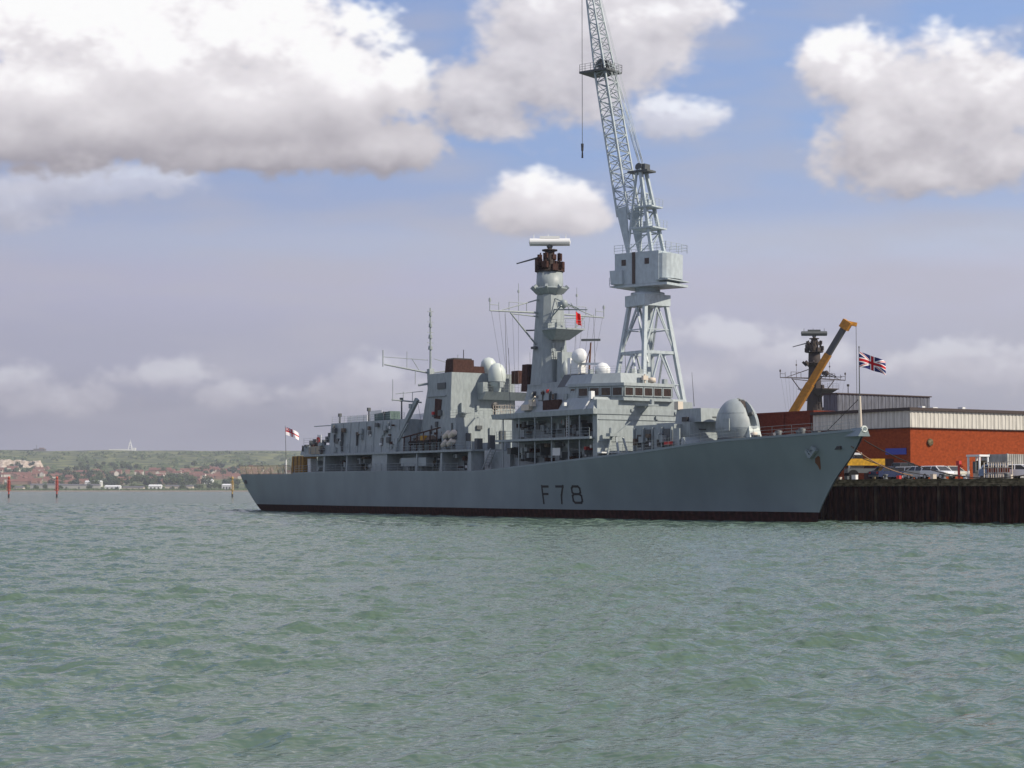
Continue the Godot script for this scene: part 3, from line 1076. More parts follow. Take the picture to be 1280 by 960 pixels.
	for p in [[33.2, 0.7], [41.8, 1.2], [46.3, 0.5], [51.0, 2.2]]:
		b = MB.new()
		b.tube(Vector3(p[0], 12.7, 6.2), Vector3(p[0], 13.2 + p[1], 6.2), 0.14, 0.1)
		b.box(Vector3(p[0], 13.2 + p[1], 6.2), Vector3(0.4, 0.5, 0.4))
		build(b, "roof_post", M.dark_steel, ship)
	b = MB.new()
	rail(b, [Vector3(31.6, 12.75, 6.6), Vector3(52.4, 12.75, 6.6)], 0.9, 1.9, 0.024)
	rail(b, [Vector3(22.8, 9.9, 6.7), Vector3(31.0, 9.9, 6.7)], 0.9, 1.9, 0.024)
	build(b, "roof_rail", M.paint, ship)

	# ---- boat bay with its davit
	solid("bay_wall", ship, M.paint, 53.0, 62.0, 4.3, 8.36, 53.0, 62.0, 4.2, 11.8)
	clutter(ship, 53.2, 61.5, 8.6, 11.5, 4.3, 16, 0.5)
	b = MB.new()
	b.bar(Vector3(51.3, 8.4, 7.1), Vector3(51.4, 10.2, 7.0), 0.55, 0.6)
	b.bar(Vector3(51.3, 10.0, 7.0), Vector3(55.2, 15.3, 6.2), 0.45, 0.55)
	b.bar(Vector3(51.6, 9.8, 7.0), Vector3(53.6, 12.1, 6.7), 0.2, 0.2)
	b.box(Vector3(54.1, 14.4, 6.4), Vector3(0.7, 0.6, 0.6))
	build(b, "boat_davit", M.paint, ship)
	b = MB.new()
	b.tube(Vector3(55.2, 15.2, 6.2), Vector3(57.5, 10.6, 6.6), 0.025)
	build(b, "davit_fall", M.wire, ship)
	b = MB.new()
	b.bar(Vector3(53.0, 10.2, 7.2), Vector3(62.5, 11.3, 7.0), 0.16)
	for i in 6:
		b.bar(Vector3(53.4 + i * 1.7, 8.4, 7.2), Vector3(53.4 + i * 1.7, 10.2 + i * 0.2, 7.15), 0.13)
	build(b, "cradle_frame", M.exhaust, ship)

	# ---- funnel
	var funnel := solid("funnel", ship, M.paint, 53.6, 61.8, 5.2, 8.36, 56.2, 61.8, 4.85, 18.6)
	piece("brown_panel", funnel, Vector3(58.6, 13.9, 5.03), Vector3(1.6, 2.6, 0.1), M.exhaust, Basis(Vector3.BACK, -0.1))
	piece("vent", funnel, Vector3(59.4, 16.9, 4.98), Vector3(2.0, 0.8, 0.14), M.dark_steel)
	piece("ledge", funnel, Vector3(58.2, 15.6, 5.02), Vector3(4.8, 0.14, 0.2), M.paint)
	clutter(funnel, 57.0, 61.5, 9.0, 14.0, 5.1, 12, 0.3)
	for i in 3:
		piece("louvre", funnel, Vector3(61.84, 9.4 + i * 0.5, 2.6), Vector3(0.1, 0.3, 2.2), M.dark_steel)
	b = MB.new()
	b.block(59.6, 61.7, 1.35, 4.6, 18.6, 59.7, 61.6, 1.35, 4.5, 20.3)
	build(b, "uptake", M.exhaust, ship)
	b = MB.new()
	b.block(59.6, 61.5, -0.4, 1.33, 18.6, 59.7, 61.4, -0.3, 1.33, 19.5)
	build(b, "uptake", M.exhaust, ship)
	b = MB.new()
	for i in 4:
		b.box(Vector3(59.9 + i * 0.5, 20.38, 3.0), Vector3(0.25, 0.2, 2.8))
	b.tube(Vector3(60.4, 20.3, 2.2), Vector3(60.4, 21.7, 2.2), 0.06)
	build(b, "uptake_grille", M.black, ship)
	# pole mast on the after side
	b = MB.new()
	b.bar(Vector3(55.2, 15.0, 4.0), Vector3(54.9, 19.4, 4.0), 0.7)
	b.tube(Vector3(54.9, 19.0, 4.0), Vector3(54.8, 27.6, 4.0), 0.16, 0.09, 8)
	for i in 4:
		b.tube(Vector3(54.85, 22.0 + i * 1.5, 4.0), Vector3(54.85, 22.5 + i * 1.5, 4.0), 0.34 - 0.04 * i, 0.26 - 0.03 * i, 8)
		b.bar(Vector3(54.85, 22.9 + i * 1.4, 3.55), Vector3(54.85, 22.9 + i * 1.4, 4.45), 0.08)
	build(b, "pole_mast", M.paint, ship)
	b = MB.new()
	b.tube(Vector3(54.6, 18.9, 4.3), Vector3(53.0, 19.9, 10.0), 0.14, 0.1)
	b.tube(Vector3(54.6, 20.6, 4.2), Vector3(53.0, 20.9, 10.2), 0.045)
	b.tube(Vector3(53.0, 19.6, 10.2), Vector3(53.0, 21.8, 10.2), 0.08)
	b.tube(Vector3(53.8, 19.5, 7.0), Vector3(53.8, 21.7, 7.0), 0.045)
	b.tube(Vector3(54.3, 19.2, 5.4), Vector3(54.0, 20.8, 6.4), 0.05)
	b.tube(Vector3(55.0, 18.9, 3.6), Vector3(56.0, 19.4, 0.4), 0.12, 0.08)
	b.tube(Vector3(55.0, 20.8, 3.6), Vector3(56.0, 19.9, 0.4), 0.045)
	b.tube(Vector3(56.0, 19.0, 0.4), Vector3(56.0, 21.4, 0.4), 0.05)
	b.bar(Vector3(54.9, 17.4, 4.4), Vector3(54.4, 17.2, 5.6), 0.5, 0.3)
	b.tube(Vector3(54.3, 17.3, 6.0), Vector3(54.3, 19.2, 6.0), 0.05)
	build(b, "after_yard", M.paint, ship)
	b = MB.new()
	b.tube(Vector3(54.6, 14.9, 5.2), Vector3(53.6, 15.2, 9.2), 0.12, 0.09)
	b.tube(Vector3(54.6, 16.4, 5.0), Vector3(53.6, 16.0, 8.6), 0.05)
	for f in [6.2, 7.6, 9.2]:
		b.tube(Vector3(53.9, 15.0, f), Vector3(53.9, 16.3 + (1.6 if f > 9 else 0.0), f), 0.05)
	build(b, "after_yard", M.paint, ship)

	# ---- ahead of the funnel
	solid("boat_deck_house", ship, M.paint, 62.0, 65.5, 6.5, 8.36, 62.0, 65.4, 6.4, 12.5, -6.5, -6.4)
	clutter(ship, 62.4, 65.2, 9.0, 12.2, 6.45, 4, 0.2)
	# fittings on the forward faces
	for p in [[1.2, 10.6, 0.5, 1.4], [4.6, 9.6, 0.7, 1.9], [3.0, 11.3, 0.8, 0.5], [-0.6, 10.0, 0.8, 1.9], [-3.4, 10.4, 1.2, 1.0]]:
		piece("front_locker", ship, Vector3(65.55, p[1], p[0]), Vector3(0.3, p[3], p[2]), M.dark_steel if p[2] > 0.6 else M.paint)
	for p in [[3.4, 13.3, 0.5], [1.0, 14.0, 0.35], [-2.0, 13.4, 0.5]]:
		piece("funnel_front_box", ship, Vector3(61.95, p[1], p[0]), Vector3(0.35, p[2] * 1.6, p[2]), M.paint)
	b = MB.new()
	b.box(Vector3(62.5, 13.3, 3.2), Vector3(1.3, 0.14, 1.3))
	b.box(Vector3(62.1, 14.0, 3.5), Vector3(0.4, 1.2, 0.3))
	build(b, "small_platform", M.paint, ship)
	# dome platform
	b = MB.new()
	b.block(61.8, 63.0, -7.4, 0.9, 15.1, 61.8, 63.9, -7.4, 0.9, 16.1)
	build(b, "dome_platform", M.paint, ship)
	piece("dome_side_box", ship, Vector3(62.6, 16.6, 0.6), Vector3(1.5, 1.5, 0.8), M.paint)
	b = MB.new()
	b.lathe(Vector3(63.4, 16.2, -1.1), [Vector2(0.5, -0.1), Vector2(0.6, 0.5), Vector2(0.85, 0.6), Vector2(1.12, 1.2), Vector2(1.2, 2.0), Vector2(1.1, 2.8), Vector2(0.75, 3.4), Vector2(0.35, 3.65), Vector2(0.0, 3.72)], 24)
	var egg := build(b, "satellite_dome", M.radome, ship)
	b = MB.new()
	b.lathe(Vector3(63.4, 16.2, -1.1), [Vector2(1.13, 1.15), Vector2(1.19, 1.18), Vector2(1.2, 1.3), Vector2(1.14, 1.33)], 24)
	b.box(Vector3(64.45, 17.0, -1.1), Vector3(0.25, 0.7, 0.6))
	build(b, "dome_ring", M.paint, egg)
	b = MB.new()
	b.lathe(Vector3(61.0, 18.2, -1.3), [Vector2(0.5, -1.0), Vector2(0.6, 0.2), Vector2(0.95, 0.7), Vector2(1.05, 1.4), Vector2(0.95, 2.0), Vector2(0.6, 2.45), Vector2(0.0, 2.62)], 24)
	build(b, "satellite_dome", M.radome, ship)
	piece("uptake_box", ship, Vector3(63.6, 18.1, -4.2), Vector3(1.6, 1.7, 0.9), M.exhaust)
	b = MB.new()
	rail(b, [Vector3(63.8, 16.1, 0.6), Vector3(63.8, 16.1, -7.2)], 1.0, 1.3, 0.024)
	rail(b, [Vector3(62.2, 12.5, 6.3), Vector3(65.3, 12.5, 6.3), Vector3(65.3, 12.5, -6.3)], 1.0, 1.4, 0.024)
	build(b, "platform_rail", M.paint, ship)
	# sloping ladder and gangway gear in the gap
	b = MB.new()
	for k in [0.0, 0.8]:
		b.bar(Vector3(71.2, 5.5, 6.2 - k), Vector3(73.4, 8.4, 6.2 - k), 0.08, 0.2)
	for i in 9:
		b.bar(Vector3(71.3 + i * 0.25, 5.7 + i * 0.33, 5.4), Vector3(71.3 + i * 0.25, 5.7 + i * 0.33, 6.2), 0.2, 0.04)
	build(b, "ladder", M.paint, ship)
	piece("white_screen", ship, Vector3(71.6, 7.0, 4.6), Vector3(0.15, 2.4, 2.6), M.white)
	# deck gear between funnel and bridge
	for p in [[67.0, 5.2, 0.9, 1.1], [68.4, 3.6, 1.2, 0.9], [69.6, 5.6, 0.7, 1.4], [70.4, 2.0, 1.0, 1.2], [67.6, 1.0, 1.4, 0.8], [70.8, 4.4, 0.5, 1.8]]:
		piece("deck_locker", ship, Vector3(p[0], 8.36 + p[3] * 0.5, p[1]), Vector3(p[2], p[3], 0.8), M.paint if p[2] > 0.8 else M.dark_steel)
	b = MB.new()
	b.lathe(Vector3(65.7, 14.1, 0.6), [Vector2(0.0, 0.12), Vector2(0.5, 0.06), Vector2(0.55, -0.1)], 14, Basis(Vector3(0, 0, 1), -PI / 2))
	b.tube(Vector3(65.5, 12.5, 0.6), Vector3(65.6, 14.0, 0.6), 0.07)
	build(b, "signal_lamp", M.black, ship)

	# ---- bridge block: recessed sides under a broad wing
	solid("bridge_house", ship, M.paint, 75.5, 96.4, 4.4, 5.5, 75.5, 96.4, 4.4, 11.9)
	b = MB.new()
	b.block(76.6, 96.6, -7.6, 7.6, 9.1, 76.6, 96.6, -7.6, 7.6, 9.36)
	build(b, "gallery_deck", M.paint, ship)
	clutter(ship, 76.5, 96.0, 6.6, 8.9, 4.4, 44, 1.8)
	clutter(ship, 76.5, 96.0, 9.5, 11.6, 4.4, 44, 1.6)
	b = MB.new()
	for s in [78.0, 81.5, 85.0, 88.5, 92.0, 94.2]:
		b.bar(Vector3(s, sheer(s), 7.3), Vector3(s, 11.9, 7.3), 0.12)
	rail(b, [Vector3(76.8, 9.36, 7.5), Vector3(96.4, 9.36, 7.5)], 1.0, 1.7)
	build(b, "gallery_rail", M.paint, ship)
	b = MB.new()
	for i in 8:
		b.bar(Vector3(91.0, 9.5 + i * 0.3, 6.9), Vector3(91.6, 9.5 + i * 0.3, 6.9), 0.05)
	b.bar(Vector3(91.0, 9.4, 6.9), Vector3(91.0, 11.9, 6.9), 0.06)
	b.bar(Vector3(91.6, 9.4, 6.9), Vector3(91.6, 11.9, 6.9), 0.06)
	build(b, "gallery_ladder", M.white, ship)
	piece("name_board", ship, Vector3(88.3, 7.75, 6.6), Vector3(1.9, 0.9, 0.08), M.white)
	# wing slab and its bulwark
	b = MB.new()
	b.block(75.8, 97.2, -7.5, 7.5, 11.9, 75.6, 97.2, -7.55, 7.55, 12.5)
	build(b, "wing_deck", M.paint, ship)
	var upper := solid("upper_bridge", ship, M.paint, 80.5, 97.0, 7.35, 12.5, 81.5, 96.0, 6.5, 13.9)
	solid("upper_bridge_top", ship, M.paint, 81.5, 92.6, 6.5, 13.9, 81.8, 92.6, 6.3, 15.3)
	clutter(upper, 81.8, 91.5, 13.4, 15.2, 6.42, 14, 0.35)
	b = MB.new()
	b.box(Vector3(88.2, 13.2, 7.0), Vector3(3.3, 1.25, 0.5))
	build(b, "dark_opening", M.exhaust, upper)
	piece("search_light", upper, Vector3(91.3, 13.2, 7.35), Vector3(0.35, 0.4, 0.4), M.white)
	b = MB.new()
	b.box(Vector3(95.6, 14.1, 6.6), Vector3(0.5, 0.9, 0.5))
	b.bar(Vector3(95.3, 12.4, 7.5), Vector3(95.6, 13.8, 6.7), 0.16)
	build(b, "wing_repeater", M.white, upper)
	b = MB.new()
	b.box(Vector3(83.4, 13.1, 7.4), Vector3(1.6, 0.7, 0.6))
	b.tube(Vector3(83.9, 13.5, 7.3), Vector3(85.6, 14.3, 7.7), 0.16, 0.1)
	b.box(Vector3(84.4, 13.6, 7.3), Vector3(0.7, 0.8, 0.6))
	build(b, "close_range_gun", M.cream, ship)
	b = MB.new()
	rail(b, [Vector3(75.9, 12.5, 7.4), Vector3(80.4, 12.5, 7.4)], 1.15, 0.6, 0.035)
	rail(b, [Vector3(75.9, 12.5, 7.4), Vector3(75.9, 12.5, -7.4)], 1.15, 1.2, 0.03)
	build(b, "wing_rail", M.cream, ship)
	# fore wall
	b = MB.new()
	b.block(96.4, 97.25, -7.0, 7.0, 6.4, 96.2, 97.05, -6.9, 6.9, 13.55)
	build(b, "bridge_front", M.paint, ship)
	for p in [[2.0, 12.4, 0.5, 0.3], [-1.5, 11.6, 0.4, 0.4], [-4.4, 12.2, 0.6, 0.3]]:
		piece("front_fitting", ship, Vector3(97.25, p[1], p[0]), Vector3(0.2, p[3], p[2]), M.paint)
	piece("weld_rib", ship, Vector3(97.17, 11.3, 0), Vector3(0.07, 0.06, 13.6), M.paint)
	piece("weld_rib", ship, Vector3(97.22, 8.8, 0), Vector3(0.07, 0.06, 13.6), M.paint)
	# lamp bracket that throws the long shadow
	b = MB.new()
	b.box(Vector3(98.3, 12.95, 0.75), Vector3(2.5, 0.16, 1.5))
	b.box(Vector3(99.2, 13.3, 0.7), Vector3(0.35, 0.6, 0.35))
	b.bar(Vector3(97.2, 12.0, 0.75), Vector3(98.5, 12.9, 0.75), 0.12)
	build(b, "lamp_bracket", M.paint, ship)
	# crane-like legs in front of the wall
	b = MB.new()
	b.bar(Vector3(98.2, 7.0, 6.3), Vector3(98.0, 9.4, 5.6), 0.22)
	b.bar(Vector3(99.4, 7.2, 5.6), Vector3(98.4, 9.3, 5.2), 0.22)
	b.bar(Vector3(99.8, 7.2, 4.6), Vector3(98.6, 9.2, 4.4), 0.18)
	b.box(Vector3(98.2, 9.5, 5.4), Vector3(0.8, 0.35, 1.6))
	b.bar(Vector3(98.3, 9.6, 5.2), Vector3(98.9, 11.0, 3.6), 0.1)
	b.tube(Vector3(98.2, 9.7, 5.8), Vector3(98.2, 10.3, 5.8), 0.22, 0.2, 8)
	build(b, "deck_derrick", M.paint, ship)
	piece("front_step", ship, Vector3(97.7, 7.5, 5.2), Vector3(0.8, 0.15, 3.6), M.white)
	# wheelhouse with its band of windows
	var outline := func(grow: float) -> Array:
		return [Vector2(90.6, 6.35 + grow), Vector2(92.4 + grow * 0.4, 6.35 + grow), Vector2(97.55 + grow, 3.5 + grow * 0.4), Vector2(97.55 + grow, -3.5 - grow * 0.4), Vector2(92.4 + grow * 0.4, -6.35 - grow), Vector2(90.6, -6.35 - grow)]
	b = MB.new()
	b.loft(outline.call(-0.12), 13.5, outline.call(0.0), 15.2)
	var wheel := build(b, "wheelhouse", M.paint, ship)
	b = MB.new()
	b.loft(outline.call(0.16), 15.2, outline.call(0.12), 15.55)
	build(b, "wheelhouse_roof", M.paint, wheel)
	b = MB.new()
	b.loft(outline.call(0.10), 13.5, outline.call(0.10), 13.72)
	build(b, "window_ledge", M.paint, wheel)
	window_row(wheel, Vector3(92.45, 14.55, 6.33), Vector3(97.5, 14.55, 3.53), 4, 0.86)
	window_row(wheel, Vector3(97.53, 14.55, 3.45), Vector3(97.53, 14.55, -3.45), 5, 0.86)
	window_row(wheel, Vector3(97.5, 14.55, -3.53), Vector3(92.45, 14.55, -6.33), 4, 0.86)
	window_row(wheel, Vector3(90.8, 14.55, 6.34), Vector3(92.3, 14.55, 6.34), 1, 0.86, 0.55)
	# director house on the roof
	b = MB.new()
	b.loft([Vector2(87.0, 4.4), Vector2(92.2, 4.4), Vector2(95.8, 2.6), Vector2(95.8, -2.6), Vector2(92.2, -4.4), Vector2(87.0, -4.4)], 15.55, [Vector2(87.4, 3.7), Vector2(91.8, 3.7), Vector2(94.9, 2.0), Vector2(94.9, -2.0), Vector2(91.8, -3.7), Vector2(87.4, -3.7)], 16.85)
	build(b, "director_house", M.paint, ship)
	for p in [[94.0, 17.1, -0.4], [95.6, 16.0, -0.8], [94.9, 15.9, -2.6], [92.0, 17.2, -3.0], [96.6, 15.9, 0.5], [90.4, 17.1, 3.0], [96.8, 15.8, -3.0]]:
		piece("roof_fitting", ship, Vector3(p[0], p[1], p[2]), Vector3(0.5, 0.7, 0.5), M.paint)
	b = MB.new()
	b.tube(Vector3(97.2, 15.5, 0.2), Vector3(97.2, 16.6, 0.2), 0.12)
	b.box(Vector3(97.2, 16.2, 0.2), Vector3(0.4, 0.5, 0.7))
	b.lathe(Vector3(97.1, 15.6, -0.9), [Vector2(0.0, 0.0), Vector2(0.5, 0.1), Vector2(0.45, 0.6), Vector2(0.0, 0.7)], 10)
	build(b, "roof_lamp", M.cream, ship)
	b = MB.new()
	rail(b, [Vector3(87.0, 16.85, 3.6), Vector3(91.8, 16.85, 3.6), Vector3(94.8, 16.85, 1.9), Vector3(94.8, 16.85, -1.9)], 0.8, 1.5, 0.022)
	build(b, "director_rail", M.paint, ship)

	# ---- main mast on its house
	solid("mast_house", ship, M.paint, 75.4, 86.0, 2.1, 12.5, 75.5, 84.0, 2.1, 16.4)
	clutter(ship, 76.0, 83.5, 13.0, 16.0, 2.1, 12, 0.5)
	make_mast(ship, Vector3(77.4, 16.2, 0.0), M.paint, M.exhaust, M.white)
	b = MB.new()
	b.block(73.6, 74.9, -0.6, 1.8, 15.6, 73.7, 74.9, -0.6, 1.7, 19.0)
	build(b, "exhaust_stack", M.exhaust, ship)
	b = MB.new()
	b.block(80.2, 81.4, -0.9, 0.9, 16.4, 80.2, 81.2, -0.8, 0.8, 20.2)
	b.lathe(Vector3(81.3, 16.9, 0.4), [Vector2(0.0, 0.0), Vector2(0.55, 0.1), Vector2(0.6, 1.0), Vector2(0.35, 1.9), Vector2(0.0, 2.3)], 12)
	build(b, "mast_step", M.paint, ship)
	# tracker with its two round dishes
	b = MB.new()
	b.block(82.5, 88.5, -2.6, 2.6, 15.4, 83.5, 87.5, -2.0, 2.0, 17.2)
	build(b, "tracker_base", M.dark_steel, ship)
	b = MB.new()
	b.box(Vector3(85.6, 18.0, 1.4), Vector3(1.4, 1.8, 1.2))
	b.bar(Vector3(85.8, 18.4, 1.6), Vector3(89.8, 18.2, 1.0), 0.28)
	b.box(Vector3(84.2, 18.2, 1.6), Vector3(0.6, 2.0, 0.5))
	build(b, "tracker_mount", M.white, ship)
	b = MB.new()
	var db := Basis(Vector3(0, 0, 1), deg_to_rad(-75.0)).rotated(Vector3.UP, deg_to_rad(-55.0))
	b.lathe(Vector3(86.6, 19.3, 2.0), [Vector2(0.0, -0.5), Vector2(0.6, -0.42), Vector2(0.92, -0.1), Vector2(0.95, 0.1), Vector2(0.7, 0.42), Vector2(0.0, 0.58)], 20, db)
	build(b, "tracker_dish", M.white, ship)
	b = MB.new()
	b.lathe(Vector3(90.8, 16.8, 1.6), [Vector2(0.7, 0.0), Vector2(0.95, 0.4), Vector2(0.9, 0.9), Vector2(0.5, 1.35), Vector2(0.0, 1.5)], 18)
	build(b, "small_dome", M.white, ship)
	b = MB.new()
	b.tube(Vector3(87.2, 17.0, 1.0), Vector3(87.6, 20.9, 1.0), 0.14, 0.1)
	b.bar(Vector3(86.9, 18.0, 1.4), Vector3(87.6, 20.4, 1.0), 0.08)
	build(b, "navigation_radar_post", M.rust, ship)
	piece("navigation_radar", ship, Vector3(87.6, 21.2, 1.0), Vector3(2.3, 0.26, 0.3), M.dark_steel, Basis(Vector3.UP, deg_to_rad(50.0)))
	b = MB.new()
	for p in [[83.0, -3.0, 15.4, 9.5], [88.0, -4.0, 15.5, 6.0], [65.0, -5.5, 12.4, 9.0], [74.5, 4.0, 12.5, 8.5], [62.5, -3.2, 18.6, 8.0], [98.5, -6.0, 13.0, 4.0]]:
		b.tube(Vector3(p[0], p[2], p[1]), Vector3(p[0] - 0.4, p[2] + p[3], p[1]), 0.05, 0.02, 5, false)
	build(b, "whip_aerial", M.wire, ship)

	# ---- foredeck
	# missile house: stepped silo block with side screens
	b = MB.new()
	b.block(100.2, 107.6, -4.2, 4.2, 6.9, 100.2, 107.6, -4.1, 4.1, 10.5)
	var silo := build(b, "silo_house", M.paint, ship)
	b = MB.new()
	b.block(103.0, 109.0, -3.6, 3.0, 7.4, 103.0, 109.0, -3.6, 3.0, 10.7)
	build(b, "silo_front", M.paint, silo)
	b = MB.new()
	b.block(105.6, 110.2, -3.6, 2.4, 10.7, 105.8, 110.0, -3.5, 2.3, 12.2)
	build(b, "silo_top", M.paint, silo)
	for i in 5:
		piece("screen_post", silo, Vector3(100.6 + i * 1.7, 8.6, 4.3), Vector3(0.2, 3.2, 0.25), M.paint)
		piece("screen_panel", silo, Vector3(101.4 + i * 1.7, 8.9, 4.22), Vector3(1.1, 2.2, 0.14), M.dark_steel if i % 2 else M.paint)
	clutter(silo, 100.6, 107.2, 8.0, 9.6, 4.3, 12, 0.6)
	piece("red_hose_box", silo, Vector3(107.2, 8.4, 4.6), Vector3(1.2, 0.35, 0.3), M.red)
	piece("silo_vent", silo, Vector3(108.2, 11.0, 3.0), Vector3(0.9, 0.5, 0.3), M.black)
	piece("silo_slot", silo, Vector3(110.1, 11.2, 0.5), Vector3(0.1, 0.2, 0.6), M.dark_steel)
	piece("silo_slot", silo, Vector3(109.05, 9.9, 1.3), Vector3(0.12, 0.14, 0.9), M.dark_steel)
	piece("silo_slot", silo, Vector3(109.05, 8.9, 1.3), Vector3(0.12, 0.14, 0.9), M.dark_steel)
	b = MB.new()
	b.box(Vector3(106.0, 12.6, 2.2), Vector3(0.7, 0.9, 0.7))
	build(b, "silo_fitting", M.cream, silo)
	b = MB.new()
	b.block(109.0, 110.4, -4.6, 4.3, 8.0, 108.9, 109.1, -4.4, 4.1, 9.0)
	build(b, "breakwater", M.paint, ship)
	# gun: rounded shield with a slot in its fore side
	b = MB.new()
	b.lathe(Vector3(113.6, 8.5, 0.0), [Vector2(2.3, -0.2), Vector2(2.35, 0.35), Vector2(2.2, 0.4)], 28)
	build(b, "gun_ring", M.dark_steel, ship)
	# shield: an egg with a groove for the barrel down its fore side
	var turn := Basis(Vector3.UP, deg_to_rad(6.0))
	var gc := Vector3(113.4, 8.75, 0.0)
	var shell := func(v: float, a: float, grow: float) -> Vector3:
		var rx := 2.3 * sqrt(maxf(0.0, 1.0 - pow(maxf(v - 0.25, 0.0) / 0.75, 2.3)))
		if v < 0.25: rx = 2.3 * (0.86 + 0.14 * v / 0.25)
		var e := Vector3(cos(a) * rx * 1.06, v * 4.45, -sin(a) * rx)
		if e.x > 0.0: e.x *= 1.12 - 0.32 * v
		return Vector3(e.x * grow, e.y, e.z * grow)
	var rows := []
	for i in 25:
		var v := i / 24.0
		var line2 := []
		for j in 121:
			var a := TAU * j / 120.0
			var e: Vector3 = shell.call(v, a, 1.0)
			if e.x > 0.0 and absf(e.z) < 0.46 and v > 0.30:
				var f := smoothstep(0.46, 0.40, absf(e.z)) * smoothstep(0.30, 0.36, v)
				e = e.lerp(Vector3(e.x * 0.5, e.y * (0.97 - 0.06 * v), e.z), f)
			line2.append(gc + turn * e)
		rows.append(line2)
	b = MB.new()
	b.grid(rows)
	var gun := build(b, "gun_shield", M.paint, ship)
	# seams and hatches of the shield
	b = MB.new()
	for v in [0.27, 0.62]:
		for j in range(8, 112):
			var e0: Vector3 = shell.call(v, TAU * j / 120.0, 1.004)
			var e1: Vector3 = shell.call(v, TAU * (j + 1) / 120.0, 1.004)
			b.bar(gc + turn * e0, gc + turn * e1, 0.03, 0.05)
	build(b, "shield_seam", M.paint, gun)
	b = MB.new()
	b.box(gc + turn * Vector3(0.5, 1.5, 2.2), Vector3(0.9, 1.3, 0.12), turn)
	build(b, "shield_hatch", M.paint, gun)
	b = MB.new()
	b.block(0.1, 1.55, -0.40, 0.40, 1.4, 0.0, 0.75, -0.40, 0.40, 4.15)
	for i in b.v.size(): b.v[i] = gc + turn * b.v[i]
	build(b, "dark_slot_fill", M.dark_brown, gun)  # dark box fills the groove; the gap's shade is in its colour
	b = MB.new()
	b.tube(gc + turn * Vector3(1.2, 2.5, 0.0), gc + turn * Vector3(2.3, 2.75, 0.0), 0.22, 0.19, 10)
	build(b, "gun_barrel", M.dark_steel, gun)
	b = MB.new()
	b.block(1.9, 2.75, -0.9, 0.9, 0.1, 1.9, 2.45, -0.8, 0.8, 1.3)
	for i in b.v.size(): b.v[i] = gc + turn * b.v[i]
	build(b, "sunlit_gun_nose", M.radome, gun)  # nose made paler than the shield, sunlight put into its colour
	# bow: rails, capstans, jackstaff, bullring, anchor
	b = MB.new()
	for k in [1.0, -1.0]:
		var edge := []
		for i in 15:
			var s := 99.0 + i * 2.35
			edge.append(Vector3(s, sheer(s) + 0.1, (deck_half(s) - 0.2) * k))
		rail(b, edge, 1.05, 2.3, 0.022)
	build(b, "bow_rail", M.paint, ship)
	for p in [[118.0, 1.6], [118.4, -1.2], [121.2, 1.0], [122.6, -0.6], [124.6, 0.8]]:
		b = MB.new()
		b.lathe(Vector3(p[0], sheer(p[0]) - 0.1, p[1]), [Vector2(0.5, 0.0), Vector2(0.45, 0.3), Vector2(0.3, 0.5), Vector2(0.42, 0.9), Vector2(0.0, 1.0)], 12)
		build(b, "capstan", M.cream if p[0] < 119 else M.dark_steel, ship)
	for p in [[119.5, 2.6], [120.2, -2.4], [126.4, 0.5]]:
		piece("fairlead", ship, Vector3(p[0], sheer(p[0]) + 0.2, p[1]), Vector3(0.9, 0.5, 0.4), M.dark_steel)
	b = MB.new()
	b.tube(Vector3(132.3, 9.0, 0), Vector3(132.2, 12.6, 0), 0.19, 0.13, 8)
	build(b, "jackstaff_socket", M.cream, ship)
	b = MB.new()
	b.tube(Vector3(132.2, 12.4, 0), Vector3(132.2, 17.5, 0), 0.06, 0.045, 6)
	b.lathe(Vector3(132.2, 17.5, 0), [Vector2(0.0, -0.1), Vector2(0.1, 0.0), Vector2(0.0, 0.12)], 8)
	build(b, "jackstaff", M.dark_steel, ship)
	b = MB.new()
	b.tube(Vector3(132.2, 12.4, 0), Vector3(128.2, 9.3, 0.6), 0.035)
	build(b, "jackstaff_stay", M.rope_dark, ship)
	b = MB.new()
	for i in 12:
		var a := TAU * i / 12.0
		var z := TAU * (i + 1) / 12.0
		b.tube(Vector3(132.8, 9.3 + 0.26 * sin(a), 0.34 * cos(a)), Vector3(132.8, 9.3 + 0.26 * sin(z), 0.34 * cos(z)), 0.12, 0.12, 6, false)
	build(b, "bullring", M.radome, ship)
	b = MB.new()
	b.block(128.0, 132.8, -0.8, 0.8, 8.6, 131.6, 132.9, -0.3, 0.3, 9.45)
	build(b, "bow_bulwark", M.hull_grey, ship)
	# anchor in its pocket, with the rust below it
	var ap := hull_side(126.9, 7.0)
	b = MB.new()
	b.bar(ap + Vector3(-1.5, 0.75, 0.2), ap + Vector3(0.2, -0.15, 0.22), 0.22)
	b.bar(ap + Vector3(-0.25, -0.45, 0.2), ap + Vector3(0.75, 0.35, 0.3), 0.34, 0.3)
	b.bar(ap + Vector3(-0.25, -0.45, 0.25), ap + Vector3(-0.7, 0.25, 0.35), 0.2, 0.3)
	b.bar(ap + Vector3(0.75, 0.35, 0.3), ap + Vector3(0.15, 0.55, 0.4), 0.2, 0.3)
	build(b, "anchor", M.hull_grey, ship)
	b = MB.new()
	var stain := [[0.0, -0.3], [0.45, 0.0], [0.62, -0.15], [0.5, -0.7], [0.36, -1.25], [0.2, -1.5], [0.08, -1.0], [-0.12, -0.7]]
	for i in range(1, stain.size() - 1):
		var c := []
		for k in [0, i, i + 1]:
			c.append(hull_side(126.95 + stain[k][0], 6.75 + stain[k][1]) + Vector3(0.008, -0.003, 0.016))
		b.tri(c[0], c[2], c[1])
	build(b, "rust_stain", M.rust, ship)
	var fl := hull_side(129.8, 7.5)
	piece("hawse_hole", ship, fl + Vector3(0, 0, -0.02), Vector3(0.9, 0.35, 0.18), M.black)
	return ship


